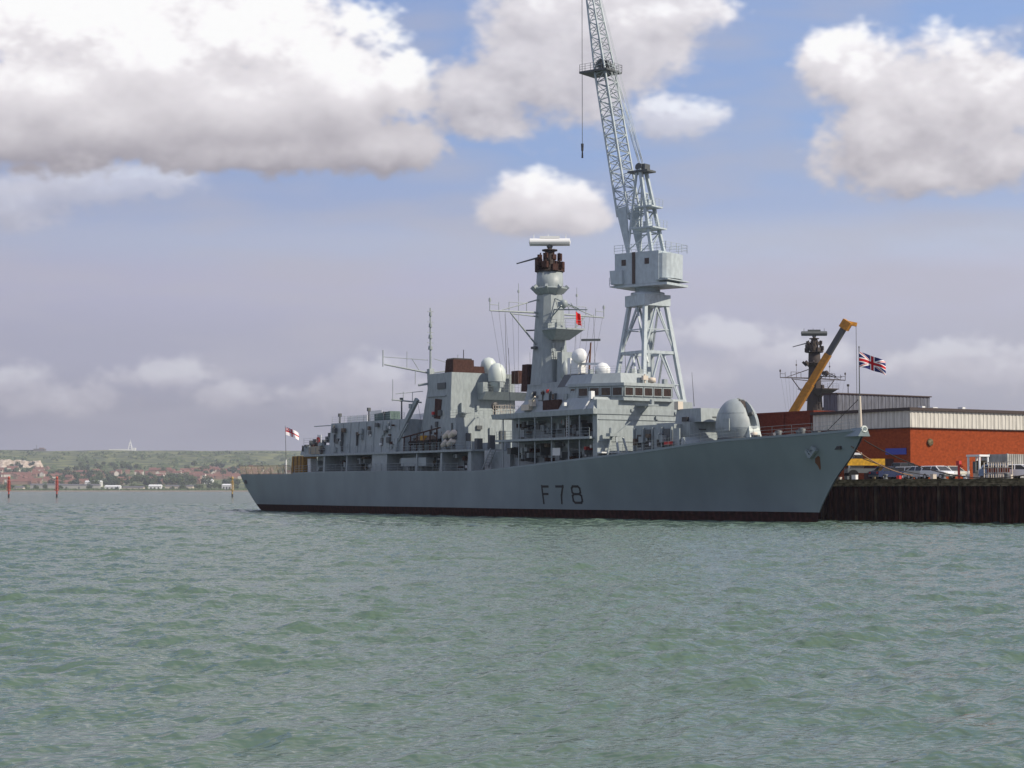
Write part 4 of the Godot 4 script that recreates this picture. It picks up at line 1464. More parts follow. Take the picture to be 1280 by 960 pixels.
# ------------------------------------------------------------------ quay and what stands on it
func quay_at(s: float, w: float, up := 0.0) -> Vector3:
	return on_ship(s, QUAY + up, w)


func make_quay() -> void:
	var q := setting(Node3D.new())
	q.name = "quay"
	add_child(q)
	q.position = ORIGIN
	q.rotation_degrees.y = HEAD
	var b := MB.new()
	b.span(Vector3(-6.0, -4.0, -84.0), Vector3(235.0, QUAY, -10.2))
	build(b, "apron", M.apron, q)
	# steel sheet piling below the coping
	b = MB.new()
	var s := -6.0
	var k := 0
	while s < 200.0:
		var o := -9.75 if k % 2 == 0 else -10.1
		b.box(Vector3(s + 0.22, 0.0, o), Vector3(0.40, 7.4, 0.3))
		b.bar(Vector3(s + 0.42, -3.7, o), Vector3(s + 0.42, 3.65, -9.75 if k % 2 else -10.1), 0.1, 0.34)
		s += 0.45
		k += 1
	build(b, "sheet_piling", M.sheet_pile, q)
	# coping blocks, a finger's width apart
	for i in 42:
		piece("coping_block", q, Vector3(-3.5 + i * 5.0 + rng.randf_range(-0.02, 0.02), 4.05 + rng.randf_range(-0.012, 0.012), -9.85), Vector3(4.93, 0.74, 1.1), M.concrete)
	for i in 28:
		var p := 88.0 + i * 4.1 + rng.randf_range(-0.9, 0.9)
		b = MB.new()
		b.tube(Vector3(p, -3.0, -9.4), Vector3(p, 3.75 + rng.randf_range(-0.5, 0.35), -9.42), 0.17, 0.15, 8)
		build(b, "fender_pile", M.timber, q)
	for i in 12:
		b = MB.new()
		b.lathe(Vector3(100.0 + i * 8.3, QUAY, -10.6), [Vector2(0.32, 0.0), Vector2(0.2, 0.12), Vector2(0.18, 0.35), Vector2(0.3, 0.5), Vector2(0.0, 0.58)], 10)
		build(b, "mooring_bollard", M.dark_steel, q)


func ribbed(parent: Node, called: String, m: Material, a: Vector3, z: Vector3, y0: float, y1: float, panel: float, rib: float) -> void:
	var l := a.distance_to(z)
	var d := (z - a) / l
	var nrm := d.cross(Vector3.UP)
	var count := maxi(1, roundi(l / panel))
	for i in count:
		var b := MB.new()
		var p0 := a + d * (l * i / count + 0.02)
		var p1 := a + d * (l * (i + 1) / count - 0.02)
		b.quad(p0 + Vector3.UP * y0, p1 + Vector3.UP * y0, p1 + Vector3.UP * y1, p0 + Vector3.UP * y1)
		var w := p0.distance_to(p1)
		var k := maxi(1, roundi(w / rib))
		for j in k:
			var c := p0 + d * (w * (j + 0.5) / k) + nrm * 0.025
			b.box(c + Vector3.UP * (y0 + y1) * 0.5, Vector3(rib * 0.42, y1 - y0, 0.05), Basis(d, Vector3.UP, nrm))
		build(b, called, m, parent)


func make_buildings() -> void:
	# the brick workshop with a deep band of ribbed cladding under its roof
	var t := thing("brick_workshop", "red brick workshop with a pale ribbed metal band below its flat roof", "building", ORIGIN + Vector3.UP * 0.0, HEAD)
	var s1 := 108.3
	var s0 := 91.4
	var w1 := -31.0
	var w0 := -96.0
	var b := MB.new()
	b.span(Vector3(s0, QUAY - 0.2, w0), Vector3(s1, 11.0, w1))
	build(b, "brick_wall", M.brick, t)
	var A := Vector3(s0, 0, w1 + 0.1)
	var B := Vector3(s1 + 0.1, 0, w1 + 0.1)
	var C := Vector3(s1 + 0.1, 0, w0)
	ribbed(t, "cladding_panel", M.cladding, A, B, 10.75, 12.75, 1.3, 0.65)
	ribbed(t, "cladding_panel", M.cladding, B, C, 10.75, 12.75, 1.3, 0.65)
	b = MB.new()
	b.span(Vector3(s0 + 0.2, 11.0, w0), Vector3(s1 - 0.05, 12.7, w1 - 0.05))
	build(b, "attic", M.grey_cladding, t)
	b = MB.new()
	b.span(Vector3(s0 - 0.2, 12.76, w0), Vector3(s1 + 0.4, 13.12, w1 + 0.4))
	build(b, "roof", M.roof_edge, t)
	piece("drip_edge", t, Vector3((s0 + s1) * 0.5, 10.70, w1 + 0.12), Vector3(s1 - s0 + 0.3, 0.1, 0.2), M.roof_edge)
	piece("drip_edge", t, Vector3(s1 + 0.12, 10.702, (w0 + w1) * 0.5), Vector3(0.2, 0.1, w1 - w0), M.roof_edge)
	b = MB.new()
	b.lathe(Vector3(s1 + 0.12, 9.0, -34.2), [Vector2(0.0, 0.15), Vector2(0.42, 0.12), Vector2(0.46, 0.0)], 14, Basis(Vector3(0, 0, 1), -PI / 2))
	build(b, "wall_lamp", M.concrete, t)
	piece("blue_sign", t, Vector3(106.0, 7.9, w1 + 0.1), Vector3(3.4, 0.75, 0.1), M.sign_blue)
	for p in [[-37.0, 0.5, 0.5], [-39.0, 0.35, 0.8], [-44.0, 0.6, 0.5]]:
		piece("roof_vent", t, Vector3(s1 - 4.0, 13.3, p[0]), Vector3(0.8, p[1], p[2]), M.white)
	for i in 4:
		piece("loading_door", t, Vector3(95.0 + i * 3.2, 5.7, w1 + 0.05), Vector3(1.8, 2.7, 0.1), M.exhaust)
	for i in 6:
		piece("window", t, Vector3(s1 + 0.05, 6.2, -50.0 - i * 6.0), Vector3(0.1, 1.4, 2.0), M.window_glass)
	# plant room: grey ribbed box set back on that roof
	t = thing("rooftop_plant_room", "dark grey ribbed metal plant room on the roof behind the workshop", "building", ORIGIN, HEAD)
	b = MB.new()
	b.span(Vector3(72.7, 13.3, -68.0), Vector3(75.5, 16.7, -50.0))
	build(b, "core", M.grey_cladding, t)
	ribbed(t, "cladding_panel", M.grey_cladding, Vector3(72.7, 0, -49.9), Vector3(75.6, 0, -49.9), 13.3, 16.7, 1.4, 0.45)
	ribbed(t, "cladding_panel", M.grey_cladding, Vector3(75.6, 0, -49.9), Vector3(75.6, 0, -68.0), 13.3, 16.7, 1.4, 0.7)
	b = MB.new()
	b.span(Vector3(72.5, 16.7, -68.2), Vector3(75.8, 16.85, -49.7))
	build(b, "roof", M.roof_edge, t)
	b = MB.new()
	b.tube(Vector3(75.0, 16.8, -52.5), Vector3(75.0, 18.0, -52.5), 0.06)
	b.box(Vector3(75.0, 18.0, -52.5), Vector3(0.25, 0.3, 0.25))
	build(b, "roof_pole", M.black, t)
	# the darker brick block beyond
	t = thing("brown_brick_block", "windowless dark brown brick block beside the ribbed workshop", "building", ORIGIN, HEAD)
	b = MB.new()
	b.span(Vector3(71.0, QUAY - 0.2, -72.0), Vector3(91.0, 13.15, -31.4))
	build(b, "brick_wall", M.brown_brick, t)
	b = MB.new()
	b.span(Vector3(70.9, 13.15, -72.1), Vector3(91.1, 13.4, -31.3))
	build(b, "parapet", M.brown_brick, t)
	for i in 4:
		piece("pilaster", t, Vector3(75.0 + i * 5.1, 8.7, -31.3), Vector3(0.6, 8.8, 0.25), M.brown_brick)
	# low shed with a sloping brown roof behind the gun
	t = thing("brown_shed", "low shed with a sloping dark brown roof behind the gun", "building", ORIGIN, HEAD)
	b = MB.new()
	b.block(70.5, 79.8, -30.0, -22.0, QUAY - 0.1, 70.5, 79.8, -30.0, -22.0, 12.1)
	build(b, "wall", M.brown_brick, t)
	b = MB.new()
	b.hexa([Vector3(70.2, 12.1, -21.7), Vector3(80.2, 12.1, -21.7), Vector3(80.2, 12.1, -30.3), Vector3(70.2, 12.1, -30.3), Vector3(70.2, 13.1, -21.7), Vector3(80.2, 13.75, -21.7), Vector3(80.2, 13.75, -30.3), Vector3(70.2, 13.1, -30.3)])
	build(b, "roof", M.exhaust, t)


# ---- cars: a side outline swept across the width, drawn in at the roof
func make_car(label: String, at: Vector3, turn: float, paint: Material, estate := false, van := false) -> void:
	var t := thing("parked_car" if not van else "parked_van", label, "car" if not van else "van", at, turn, "vehicles parked on the quay")
	var long := 4.3
	var high := 1.45 if not van else 2.0
	var body := [[-2.12, 0.32], [2.1, 0.32], [2.15, 0.62], [1.95, 0.78], [1.05, 0.93], [-1.75, 0.98], [-2.1, 0.92], [-2.17, 0.6]]
	var b := MB.new()
	for k in [1.0, -1.0]:
		for i in range(1, body.size() - 1):
			var p := [Vector3(body[0][0], body[0][1], 0.84 * k), Vector3(body[i][0], body[i][1], 0.84 * k), Vector3(body[i + 1][0], body[i + 1][1], 0.84 * k)]
			if k > 0: b.tri(p[0], p[1], p[2])
			else: b.tri(p[0], p[2], p[1])
	for i in body.size():
		var j := (i + 1) % body.size()
		b.quad(Vector3(body[i][0], body[i][1], -0.84), Vector3(body[j][0], body[j][1], -0.84), Vector3(body[j][0], body[j][1], 0.84), Vector3(body[i][0], body[i][1], 0.84))
	build(b, "body", paint, t)
	var back := -2.0 if (estate or van) else -1.65
	var rear_top := -1.75 if (estate or van) else -1.05
	b = MB.new()
	b.block(back, 1.12, -0.8, 0.8, 0.92, rear_top, 0.28, -0.62, 0.62, high - 0.06)
	build(b, "windows", M.car_glass, t)
	b = MB.new()
	b.block(rear_top - 0.05, 0.3, -0.64, 0.64, high - 0.06, rear_top + 0.05, 0.15, -0.56, 0.56, high)
	for k in [-1.0, 1.0]:
		b.bar(Vector3(1.1, 0.94, 0.8 * k), Vector3(0.28, high - 0.05, 0.63 * k), 0.07)
		b.bar(Vector3(back, 0.94, 0.8 * k), Vector3(rear_top, high - 0.05, 0.63 * k), 0.1)
		b.bar(Vector3(-0.35, 0.94, 0.805 * k), Vector3(-0.4, high - 0.05, 0.64 * k), 0.08)
	build(b, "roof", paint, t)
	for p in [[1.35, 0.76], [1.35, -0.76], [-1.3, 0.76], [-1.3, -0.76]]:
		b = MB.new()
		b.tube(Vector3(p[0], 0.31, p[1] - 0.1), Vector3(p[0], 0.31, p[1] + 0.1), 0.31, 0.31, 14)
		var w := build(b, "wheel", M.rubber, t)
		b = MB.new()
		b.tube(Vector3(p[0], 0.31, p[1] - 0.105), Vector3(p[0], 0.31, p[1] + 0.105), 0.18, 0.18, 10)
		build(b, "rim", M.silver, w)
	for k in [-0.62, 0.62]:
		piece("headlight", t, Vector3(2.06, 0.68, k), Vector3(0.14, 0.16, 0.34), M.lamp_glass)
		piece("tail_light", t, Vector3(-2.12, 0.76, k), Vector3(0.1, 0.2, 0.26), M.tail_glass)
	piece("bumper", t, Vector3(2.12, 0.42, 0), Vector3(0.16, 0.2, 1.6), M.dark_steel)
	piece("bumper", t, Vector3(-2.14, 0.42, 0), Vector3(0.16, 0.2, 1.6), M.dark_steel)
	piece("number_plate", t, Vector3(2.205, 0.46, 0), Vector3(0.02, 0.11, 0.5), M.white)


# on the quay under a direction x of the photograph, at so many metres behind the edge
func on_quay(px: float, back: float) -> Vector3:
	var a := (px - 640.0) / FOCAL
	var c := on_ship(0, 0, -10.2 - back)
	var d := ship_frame.basis.x
	# c.x + t d.x = -a (c.z + t d.z)
	var t := (-a * c.z - c.x) / (d.x + a * d.z)
	var p := c + d * t
	return Vector3(p.x, QUAY, p.z)


func make_vehicles() -> void:
	make_car("dark blue saloon beside the yellow telehandler", on_quay(1110, 7.0), 30.0, M.navy)
	make_car("silver hatchback with its nose to the water, beside the dark blue saloon", on_quay(1139, 9.5), -50.0, M.silver, true)
	make_car("silver saloon between the silver hatchback and the white car", on_quay(1153, 6.5), -62.0, M.silver)
	make_car("white hatchback beside the silver saloon", on_quay(1173, 6.0), -65.0, M.car_white, true)
	make_car("pale beige saloon beside the red post", on_quay(1189, 8.0), -70.0, M.car_beige)
	make_car("blue grey estate car in front of the grey container", on_quay(1252, 5.0), -30.0, M.car_blue, true)
	make_car("white saloon at the far end of the row, by the grey container", on_quay(1276, 5.0), -40.0, M.car_white)
	make_car("black van close under the workshop wall", on_quay(1134, 15.0), 33.0, M.car_dark, true, true)
	make_car("dark saloon beside the black van under the workshop wall", on_quay(1152, 15.0), 33.0, M.car_dark)
	# yellow telehandler with a white cab
	var t := thing("telehandler", "yellow telehandler with a white cab beneath the ship's bow", "machine", on_quay(1078, 5.0), HEAD + 62.0)
	var b := MB.new()
	b.block(-1.9, 2.2, -0.8, 0.8, 0.75, -1.9, 2.0, -0.75, 0.75, 1.25)
	build(b, "chassis", M.dark_steel, t)
	b = MB.new()
	b.box(Vector3(0.2, 1.95, 0.35), Vector3(4.2, 0.75, 0.9))
	b.box(Vector3(1.9, 1.55, 0.3), Vector3(0.5, 0.9, 0.8))
	build(b, "boom", M.yellow, t)
	b = MB.new()
	b.block(-1.4, 0.2, -0.9, -0.2, 1.2, -1.2, 0.0, -0.85, -0.25, 3.0)
	build(b, "cab", M.white, t)
	piece("cab_window", t, Vector3(-0.6, 2.4, 0.2), Vector3(0.9, 0.7, 0.9), M.car_glass)
	for p in [[-1.3, 0.85], [-1.3, -0.85], [1.5, 0.85], [1.5, -0.85]]:
		b = MB.new()
		b.tube(Vector3(p[0], 0.55, p[1] - 0.2), Vector3(p[0], 0.55, p[1] + 0.2), 0.55, 0.55, 14)
		build(b, "wheel", M.rubber, t)
	b = MB.new()
	b.bar(Vector3(2.3, 1.6, 0.3), Vector3(2.6, 0.4, 0.3), 0.2)
	for k in [-0.3, 0.8]: b.bar(Vector3(2.5, 0.35, k), Vector3(3.6, 0.35, k), 0.12)
	build(b, "fork", M.dark_steel, t)
	# white framed gantry shelter
	t = thing("white_framed_shelter", "white framed open shelter by the quay edge", "shelter", on_quay(1222, 4.5), HEAD)
	for p in [[-0.75, -0.6], [0.75, -0.6], [-0.75, 0.6], [0.75, 0.6]]:
		piece("post", t, Vector3(p[0], 1.15, p[1]), Vector3(0.16, 2.3, 0.16), M.white)
	piece("roof", t, Vector3(0, 2.4, 0), Vector3(1.8, 0.2, 1.5), M.white)
	piece("back_panel", t, Vector3(0, 1.1, -0.55), Vector3(1.4, 1.6, 0.08), M.concrete)
	piece("bench", t, Vector3(0.1, 0.45, 0.1), Vector3(0.9, 0.9, 0.5), M.cream)
	piece("inner_post", t, Vector3(0.1, 1.2, 0.6), Vector3(0.35, 1.2, 0.2), M.dark_steel)
	# fence of red and white frames
	for i in 3:
		t = thing("barrier_frame", "pale orange tubular barrier frame beside the white shelter", "barrier", on_quay(1238.0 + i * 9.0, 3.0), HEAD, "barrier frames by the shelter")
		b = MB.new()
		for k in 4: b.bar(Vector3(-0.9 + k * 0.6, 0, 0), Vector3(-0.9 + k * 0.6, 1.7, 0), 0.07)
		for k in 3: b.bar(Vector3(-0.9, 0.55 + k * 0.57, 0), Vector3(0.9, 0.55 + k * 0.57, 0), 0.06)
		build(b, "frame", M.cream, t)
		piece("panel", t, Vector3(0, 0.9, -0.03), Vector3(1.0, 0.5, 0.03), M.brick)
	t = thing("red_post", "stout red post on the quay beside the pale beige saloon", "post", on_quay(1198, 4.0), HEAD)
	b = MB.new()
	b.tube(Vector3.ZERO, Vector3(0, 1.5, 0), 0.14, 0.12, 10)
	build(b, "shaft", M.red, t)
	piece("box", t, Vector3(0, 1.65, 0), Vector3(0.42, 0.5, 0.36), M.red)
	piece("arm", t, Vector3(0.3, 1.3, 0), Vector3(0.5, 0.12, 0.12), M.red)
	# grey container
	t = thing("grey_container", "light grey shipping container standing behind the parked cars", "container", on_quay(1272, 11.0), HEAD + 90.0)
	ribbed(t, "side_panel", M.container, Vector3(-3.0, 0, 1.2), Vector3(3.0, 0, 1.2), 0.15, 2.6, 1.5, 0.3)
	ribbed(t, "end_panel", M.container, Vector3(3.0, 0, 1.2), Vector3(3.0, 0, -1.2), 0.15, 2.6, 1.2, 0.3)
	b = MB.new()
	b.span(Vector3(-2.97, 0.1, -1.2), Vector3(2.95, 2.6, 1.15))
	build(b, "box", M.container, t)
	for p in [[-2.98, 1.22], [3.02, 1.22], [3.02, -1.22], [-2.98, -1.22]]:
		piece("corner_post", t, Vector3(p[0], 1.32, p[1]), Vector3(0.16, 2.64, 0.16), M.container)
	t = thing("grey_cabin", "low pale grey site cabin next to the grey container", "cabin", on_quay(1250, 12.0), HEAD)
	b = MB.new()
	b.span(Vector3(-1.6, 0, -1.2), Vector3(1.6, 2.4, 1.2))
	build(b, "walls", M.container, t)
	piece("roof", t, Vector3(0, 2.46, 0), Vector3(3.4, 0.12, 2.6), M.roof_edge)
	piece("window", t, Vector3(-0.5, 1.5, 1.2), Vector3(0.9, 0.7, 0.06), M.window_glass)
	piece("door", t, Vector3(0.9, 1.0, 1.2), Vector3(0.8, 1.9, 0.06), M.dark_steel)
	# things stacked by the edge, small and pale
	var spots := [[1050, 2.0], [1058, 2.4], [1068, 1.8], [1092, 1.8], [1123, 2.2], [1166, 1.6], [1206, 2.0], [1262, 1.6]]
	var cols := ["cream", "dark_steel", "white", "concrete", "red", "cream", "white", "cream"]
	var says := ["cream crate close to the ship's stem", "dark steel crate beside the cream one near the stem", "white crate below the yellow telehandler", "concrete block between telehandler and blue saloon", "small red crate in front of the silver hatchback", "small cream crate in front of the white hatchback", "white crate between red post and white shelter", "small cream crate in front of the blue grey estate"]
	for i in spots.size():
		t = thing("quay_crate", says[i], "crate", on_quay(spots[i][0], spots[i][1]), HEAD + rng.randf_range(-15, 15), "crates along the quay edge")
		var z := 0.3 + 0.12 * (i % 3)
		piece("box", t, Vector3(0, z * 0.45, 0), Vector3(z, z * 0.9, z * 0.8), M[cols[i]])
		piece("lid", t, Vector3(0, z * 0.93, 0), Vector3(z * 1.06, z * 0.08, z * 0.86), M[cols[i]])


# ------------------------------------------------------------------ dockside crane
func lattice(b: MB, low: Array, high: Array, bays: int, r: float) -> void:
	for i in bays:
		var f0 := float(i) / bays
		var f1 := float(i + 1) / bays
		for k in 4:
			var j := (k + 1) % 4
			var a: Vector3 = low[k].lerp(high[k], f0)
			var c: Vector3 = low[j].lerp(high[j], f1)
			var d: Vector3 = low[j].lerp(high[j], f0)
			var e: Vector3 = low[k].lerp(high[k], f1)
			if (i + k) % 2: b.tube(a, c, r, r, 4, false)
			else: b.tube(d, e, r, r, 4, false)
			b.tube(e, c, r, r, 4, false)


func make_crane() -> void:
	var base := on_ship(68.6, QUAY, -22.0)
	var t := thing("dockside_crane", "tall pale grey lattice jib crane on a four legged tower", "crane", base, HEAD)
	var top := 24.0
	var R0 := 4.75
	var R1 := 1.75
	var feet := [Vector3(R0, 0, R0), Vector3(R0, 0, -R0), Vector3(-R0, 0, -R0), Vector3(-R0, 0, R0)]
	var heads := [Vector3(R1, top, R1), Vector3(R1, top, -R1), Vector3(-R1, top, -R1), Vector3(-R1, top, R1)]
	for k in 4:
		var b := MB.new()
		b.bar(feet[k], heads[k], 0.52, 0.52)
		build(b, "leg", M.crane_paint, t)
		b = MB.new()
		b.box(feet[k] + Vector3(0, 0.45, 0), Vector3(2.4, 0.9, 0.9))
		build(b, "bogie", M.dark_steel, t)
	for k in 4:
		var j := (k + 1) % 4
		var at := func(n: int, f: float) -> Vector3: return feet[n].lerp(heads[n], f)
		for f in [0.36, 0.72]:
			var b := MB.new()
			b.bar(at.call(k, f), at.call(j, f), 0.32, 0.4)
			build(b, "cross_beam", M.crane_paint, t)
		for q in [[0.36, 0.72], [0.72, 0.98], [0.02, 0.36]]:
			var b := MB.new()
			var mid: Vector3 = (at.call(k, q[1]) + at.call(j, q[1])) * 0.5
			b.bar(at.call(k, q[0]), mid, 0.22, 0.22)
			b.bar(at.call(j, q[0]), mid, 0.22, 0.22)
			b.bar(mid.lerp((at.call(k, q[0]) + at.call(j, q[0])) * 0.5, 0.5), (at.call(k, q[1]) + at.call(k, q[0])) * 0.5, 0.14, 0.14)
			b.bar(mid.lerp((at.call(k, q[0]) + at.call(j, q[0])) * 0.5, 0.5), (at.call(j, q[1]) + at.call(j, q[0])) * 0.5, 0.14, 0.14)
			build(b, "brace", M.crane_paint, t)
	var b := MB.new()
	b.bar(Vector3(0, 0, 0), Vector3(0, top, 0), 0.5, 0.5)
	for i in 8:
		b.bar(Vector3(0.6, 2.0 + i * 2.8, 0.5), Vector3(-0.5, 4.6 + i * 2.8, 0.4), 0.14, 0.3)
	build(b, "stair_shaft", M.crane_paint, t)
	b = MB.new()
	b.box(Vector3(0, top + 0.35, 0), Vector3(4.4, 1.5, 4.4))
	b.lathe(Vector3(0, top + 1.1, 0), [Vector2(2.3, 0.0), Vector2(2.3, 0.35), Vector2(1.7, 0.4), Vector2(1.7, 1.2)], 20)
	build(b, "slewing_ring", M.crane_paint, t)
	# slewed upper works: local x of this frame points along the jib
	var jd := Vector3(-0.80, 0, -0.60)                      # world direction of the jib
	var X := (t.global_transform.basis.inverse() * jd).normalized() if t.is_inside_tree() else (Basis.from_euler(Vector3(0, deg_to_rad(HEAD), 0)).inverse() * jd).normalized()
	var sl := Transform3D(Basis(X, Vector3.UP, X.cross(Vector3.UP)), Vector3(0, top + 2.2, 0))
	var hb := MB.new()
	hb.x = sl
	hb.block(-3.4, 3.6, -2.6, 2.6, 0.3, -3.4, 3.6, -2.6, 2.6, 4.6)
	var house := build(hb, "machinery_house", M.crane_paint, t)
	hb = MB.new()
	hb.x = sl
	hb.span(Vector3(0.3, 0.35, -2.72), Vector3(0.75, 4.62, -2.55))  # dark strip: shade of a gap between the house blocks, as colour
	hb.span(Vector3(1.8, 2.9, -2.64), Vector3(2.5, 3.7, -2.6))
	hb.span(Vector3(-1.9, 2.9, -2.64), Vector3(-1.2, 3.7, -2.6))
	build(hb, "house_window_and_gap", M.window_glass, house)
	hb = MB.new()
	hb.x = sl
	# rounded counterweight end
	var low := []
	var high := []
	for i in 11:
		var a := -PI / 2 + PI * i / 10.0
		low.append(Vector2(-3.4 - 1.5 * cos(a), 2.55 * sin(a)))
		high.append(Vector2(-3.4 - 1.6 * cos(a), 2.55 * sin(a)))
	low.reverse(); high.reverse()
	low.reverse(); high.reverse()
	hb.loft(low, 0.9, high, 4.2)
	build(hb, "counterweight", M.crane_paint, house)
	hb = MB.new()
	hb.x = sl
	hb.span(Vector3(-4.9, 0.6, -2.75), Vector3(-3.0, 0.75, 2.75))
	hb.span(Vector3(-4.7, -0.05, -2.6), Vector3(3.7, 0.28, 2.75))
	for k in [-2.7, 2.7]: rail(hb, [Vector3(-4.6, 4.6, k), Vector3(3.6, 4.6, k)], 1.1, 1.3, 0.04)
	rail(hb, [Vector3(-4.6, 4.6, -2.7), Vector3(-4.6, 4.6, 2.7)], 1.1, 1.3, 0.04)
	rail(hb, [Vector3(3.6, 0.3, 2.7), Vector3(4.4, 0.3, 2.7), Vector3(4.4, 0.3, -2.7)], 1.1, 1.0, 0.04)
	hb.span(Vector3(3.6, 0.1, -2.7), Vector3(4.4, 0.25, 2.7))
	build(hb, "walkway", M.crane_paint, house)
	hb = MB.new()
	hb.x = sl
	hb.block(2.2, 4.0, -3.0, -1.2, 0.4, 2.2, 4.2, -3.0, -1.2, 2.3)
	build(hb, "driver_cab", M.crane_paint, house)
	# jib: two plated feet, then a four-chord truss, to beyond the top of the picture
	var foot := Vector3(1.8, 4.4, 0)
	var head := Vector3(10.0, 47.5, 0)
	var along := (head - foot).normalized()
	var over_ := Vector3(along.y, -along.x, 0)            # towards the jib's front
	var at2 := func(f: float, o: float, z: float) -> Vector3: return foot.lerp(head, f) + over_ * o + Vector3(0, 0, z)
	for k in [-1.0, 1.0]:
		hb = MB.new()
		hb.x = sl
		hb.hexa([at2.call(0.0, 0.1, k * 1.5 + 0.12), at2.call(0.0, 0.45, k * 1.5 + 0.12), at2.call(0.0, 0.45, k * 1.5 - 0.12), at2.call(0.0, 0.1, k * 1.5 - 0.12), at2.call(0.155, -0.7, k * 1.5 + 0.12), at2.call(0.155, 1.0, k * 1.5 + 0.12), at2.call(0.155, 1.0, k * 1.5 - 0.12), at2.call(0.155, -0.7, k * 1.5 - 0.12)])
		build(hb, "jib_foot", M.crane_paint, t)
	var lo := []
	var hi := []
	var tip := []
	for q in [[-0.8, 1.5], [1.0, 1.5], [1.0, -1.5], [-0.8, -1.5]]:
		lo.append(at2.call(0.13, q[0], q[1]))
		hi.append(at2.call(0.60, q[0] * 0.95, q[1] * 0.85))
		tip.append(at2.call(1.0, q[0] * 0.35, q[1] * 0.4))
	for k in 4:
		hb = MB.new()
		hb.x = sl
		hb.tube(lo[k], hi[k], 0.16, 0.15, 6)
		hb.tube(hi[k], tip[k], 0.15, 0.12, 6)
		build(hb, "jib_chord", M.crane_paint, t)
	hb = MB.new()
	hb.x = sl
	lattice(hb, lo, hi, 16, 0.07)
	lattice(hb, hi, tip, 16, 0.06)
	build(hb, "jib_lacing", M.crane_paint, t)
	# working platform part-way up the jib, with sheaves
	hb = MB.new()
	hb.x = sl
	var pc: Vector3 = at2.call(0.61, 0.0, 0.0)
	hb.box(pc + Vector3(0.8, -0.2, 0), Vector3(4.6, 0.28, 3.8))
	rail(hb, [pc + Vector3(3.0, -0.1, 1.9), pc + Vector3(-1.5, -0.1, 1.9), pc + Vector3(-1.5, -0.1, -1.9), pc + Vector3(3.0, -0.1, -1.9)], 1.0, 1.0, 0.035)
	build(hb, "jib_platform", M.dark_steel, t)
	for k in [-0.9, 0.0, 0.9]:
		hb = MB.new()
		hb.x = sl
		hb.tube(pc + Vector3(0.2, 0.8, k - 0.12), pc + Vector3(0.2, 0.8, k + 0.12), 0.7, 0.7, 14)
		build(hb, "sheave", M.dark_steel, t)
	# A-frame behind the jib
	var apex := Vector3(0.9, 16.2, 0)
	for k in [-1.0, 1.0]:
		hb = MB.new()
		hb.x = sl
		hb.bar(Vector3(-1.7, 4.5, 1.6 * k), apex + Vector3(-0.2, 0, 0.7 * k), 0.42, 0.42)
		build(hb, "mast_leg", M.crane_paint, t)
		hb = MB.new()
		hb.x = sl
		hb.bar(Vector3(2.2, 4.5, 1.6 * k), apex + Vector3(0.3, 0, 0.7 * k), 0.26, 0.26)
		build(hb, "mast_leg", M.crane_paint, t)
	hb = MB.new()
	hb.x = sl
	for f in [0.25, 0.5, 0.72, 0.9]:
		for k in [-1.0, 1.0]:
			hb.bar(Vector3(-1.7, 4.5, 1.6 * k).lerp(apex, f), Vector3(2.2, 4.5, 1.6 * k).lerp(apex, f), 0.16)
			hb.bar(Vector3(-1.7, 4.5, 1.6 * k).lerp(apex, f), Vector3(2.2, 4.5, 1.6 * k).lerp(apex, f - 0.2), 0.12)
		hb.bar(Vector3(-1.7, 4.5, 1.6).lerp(apex, f), Vector3(-1.7, 4.5, -1.6).lerp(apex, f), 0.16)
		hb.bar(Vector3(-1.7, 4.5, 1.6).lerp(apex, f), Vector3(-1.7, 4.5, -1.6).lerp(apex, f - 0.2), 0.12)
	build(hb, "mast_bracing", M.crane_paint, t)
	for f in [[0.30, 3.6], [0.55, 2.8]]:
		hb = MB.new()
		hb.x = sl
		var c := Vector3(-0.2, lerpf(4.5, 16.2, f[0]), 0)
		hb.box(c, Vector3(f[1], 0.2, f[1]))
		rail(hb, [c + Vector3(-f[1] / 2, 0.1, f[1] / 2), c + Vector3(-f[1] / 2, 0.1, -f[1] / 2), c + Vector3(f[1] / 2, 0.1, -f[1] / 2)], 1.0, 0.9, 0.03)
		hb.box(c + Vector3(0.3, 0.6, 0.2), Vector3(0.9, 1.0, 0.8))
		build(hb, "mast_platform", M.crane_paint, t)
	hb = MB.new()
	hb.x = sl
	hb.box(apex + Vector3(0, -0.3, 0), Vector3(3.2, 0.25, 2.2))
	hb.tube(apex + Vector3(0, 0.3, -0.8), apex + Vector3(0, 0.3, 0.8), 0.55, 0.55, 12)
	hb.box(apex + Vector3(-0.4, 0.2, 0), Vector3(1.1, 1.0, 1.3))
	build(hb, "mast_head", M.dark_steel, t)
	# luffing ropes and the hoist rope with its hook
	hb = MB.new()
	hb.x = sl
	for k in [-0.6, -0.3, 0.3, 0.6]:
		hb.tube(apex + Vector3(0, 0.6, k), at2.call(0.63, -1.0, k), 0.045, 0.045, 4, false)
		hb.tube(apex + Vector3(0, 0.6, k), at2.call(1.0, -0.4, k), 0.03, 0.03, 4, false)
	build(hb, "luffing_rope", M.crane_paint, t)
	hb = MB.new()
	hb.x = sl
	var drop := head + Vector3(0.7, 0, 0)
	hb.tube(drop, drop + Vector3(0, -26.6, 0), 0.05, 0.05, 4, false)
	build(hb, "hoist_rope", M.wire, t)
	hb = MB.new()
	hb.x = sl
	hb.tube(drop + Vector3(0, -26.6, 0), drop + Vector3(0, -27.6, 0), 0.2, 0.16, 8)
	hb.tube(drop + Vector3(0, -27.6, 0), drop + Vector3(0, -28.6, 0), 0.09, 0.14, 6)
	build(hb, "hook", M.black, t)
	hb = MB.new()
	hb.x = sl
	hb.tube(head + Vector3(0.2, 0.2, -0.7), head + Vector3(0.2, 0.2, 0.7), 0.6, 0.6, 12)
	build(hb, "head_sheave", M.dark_steel, t)


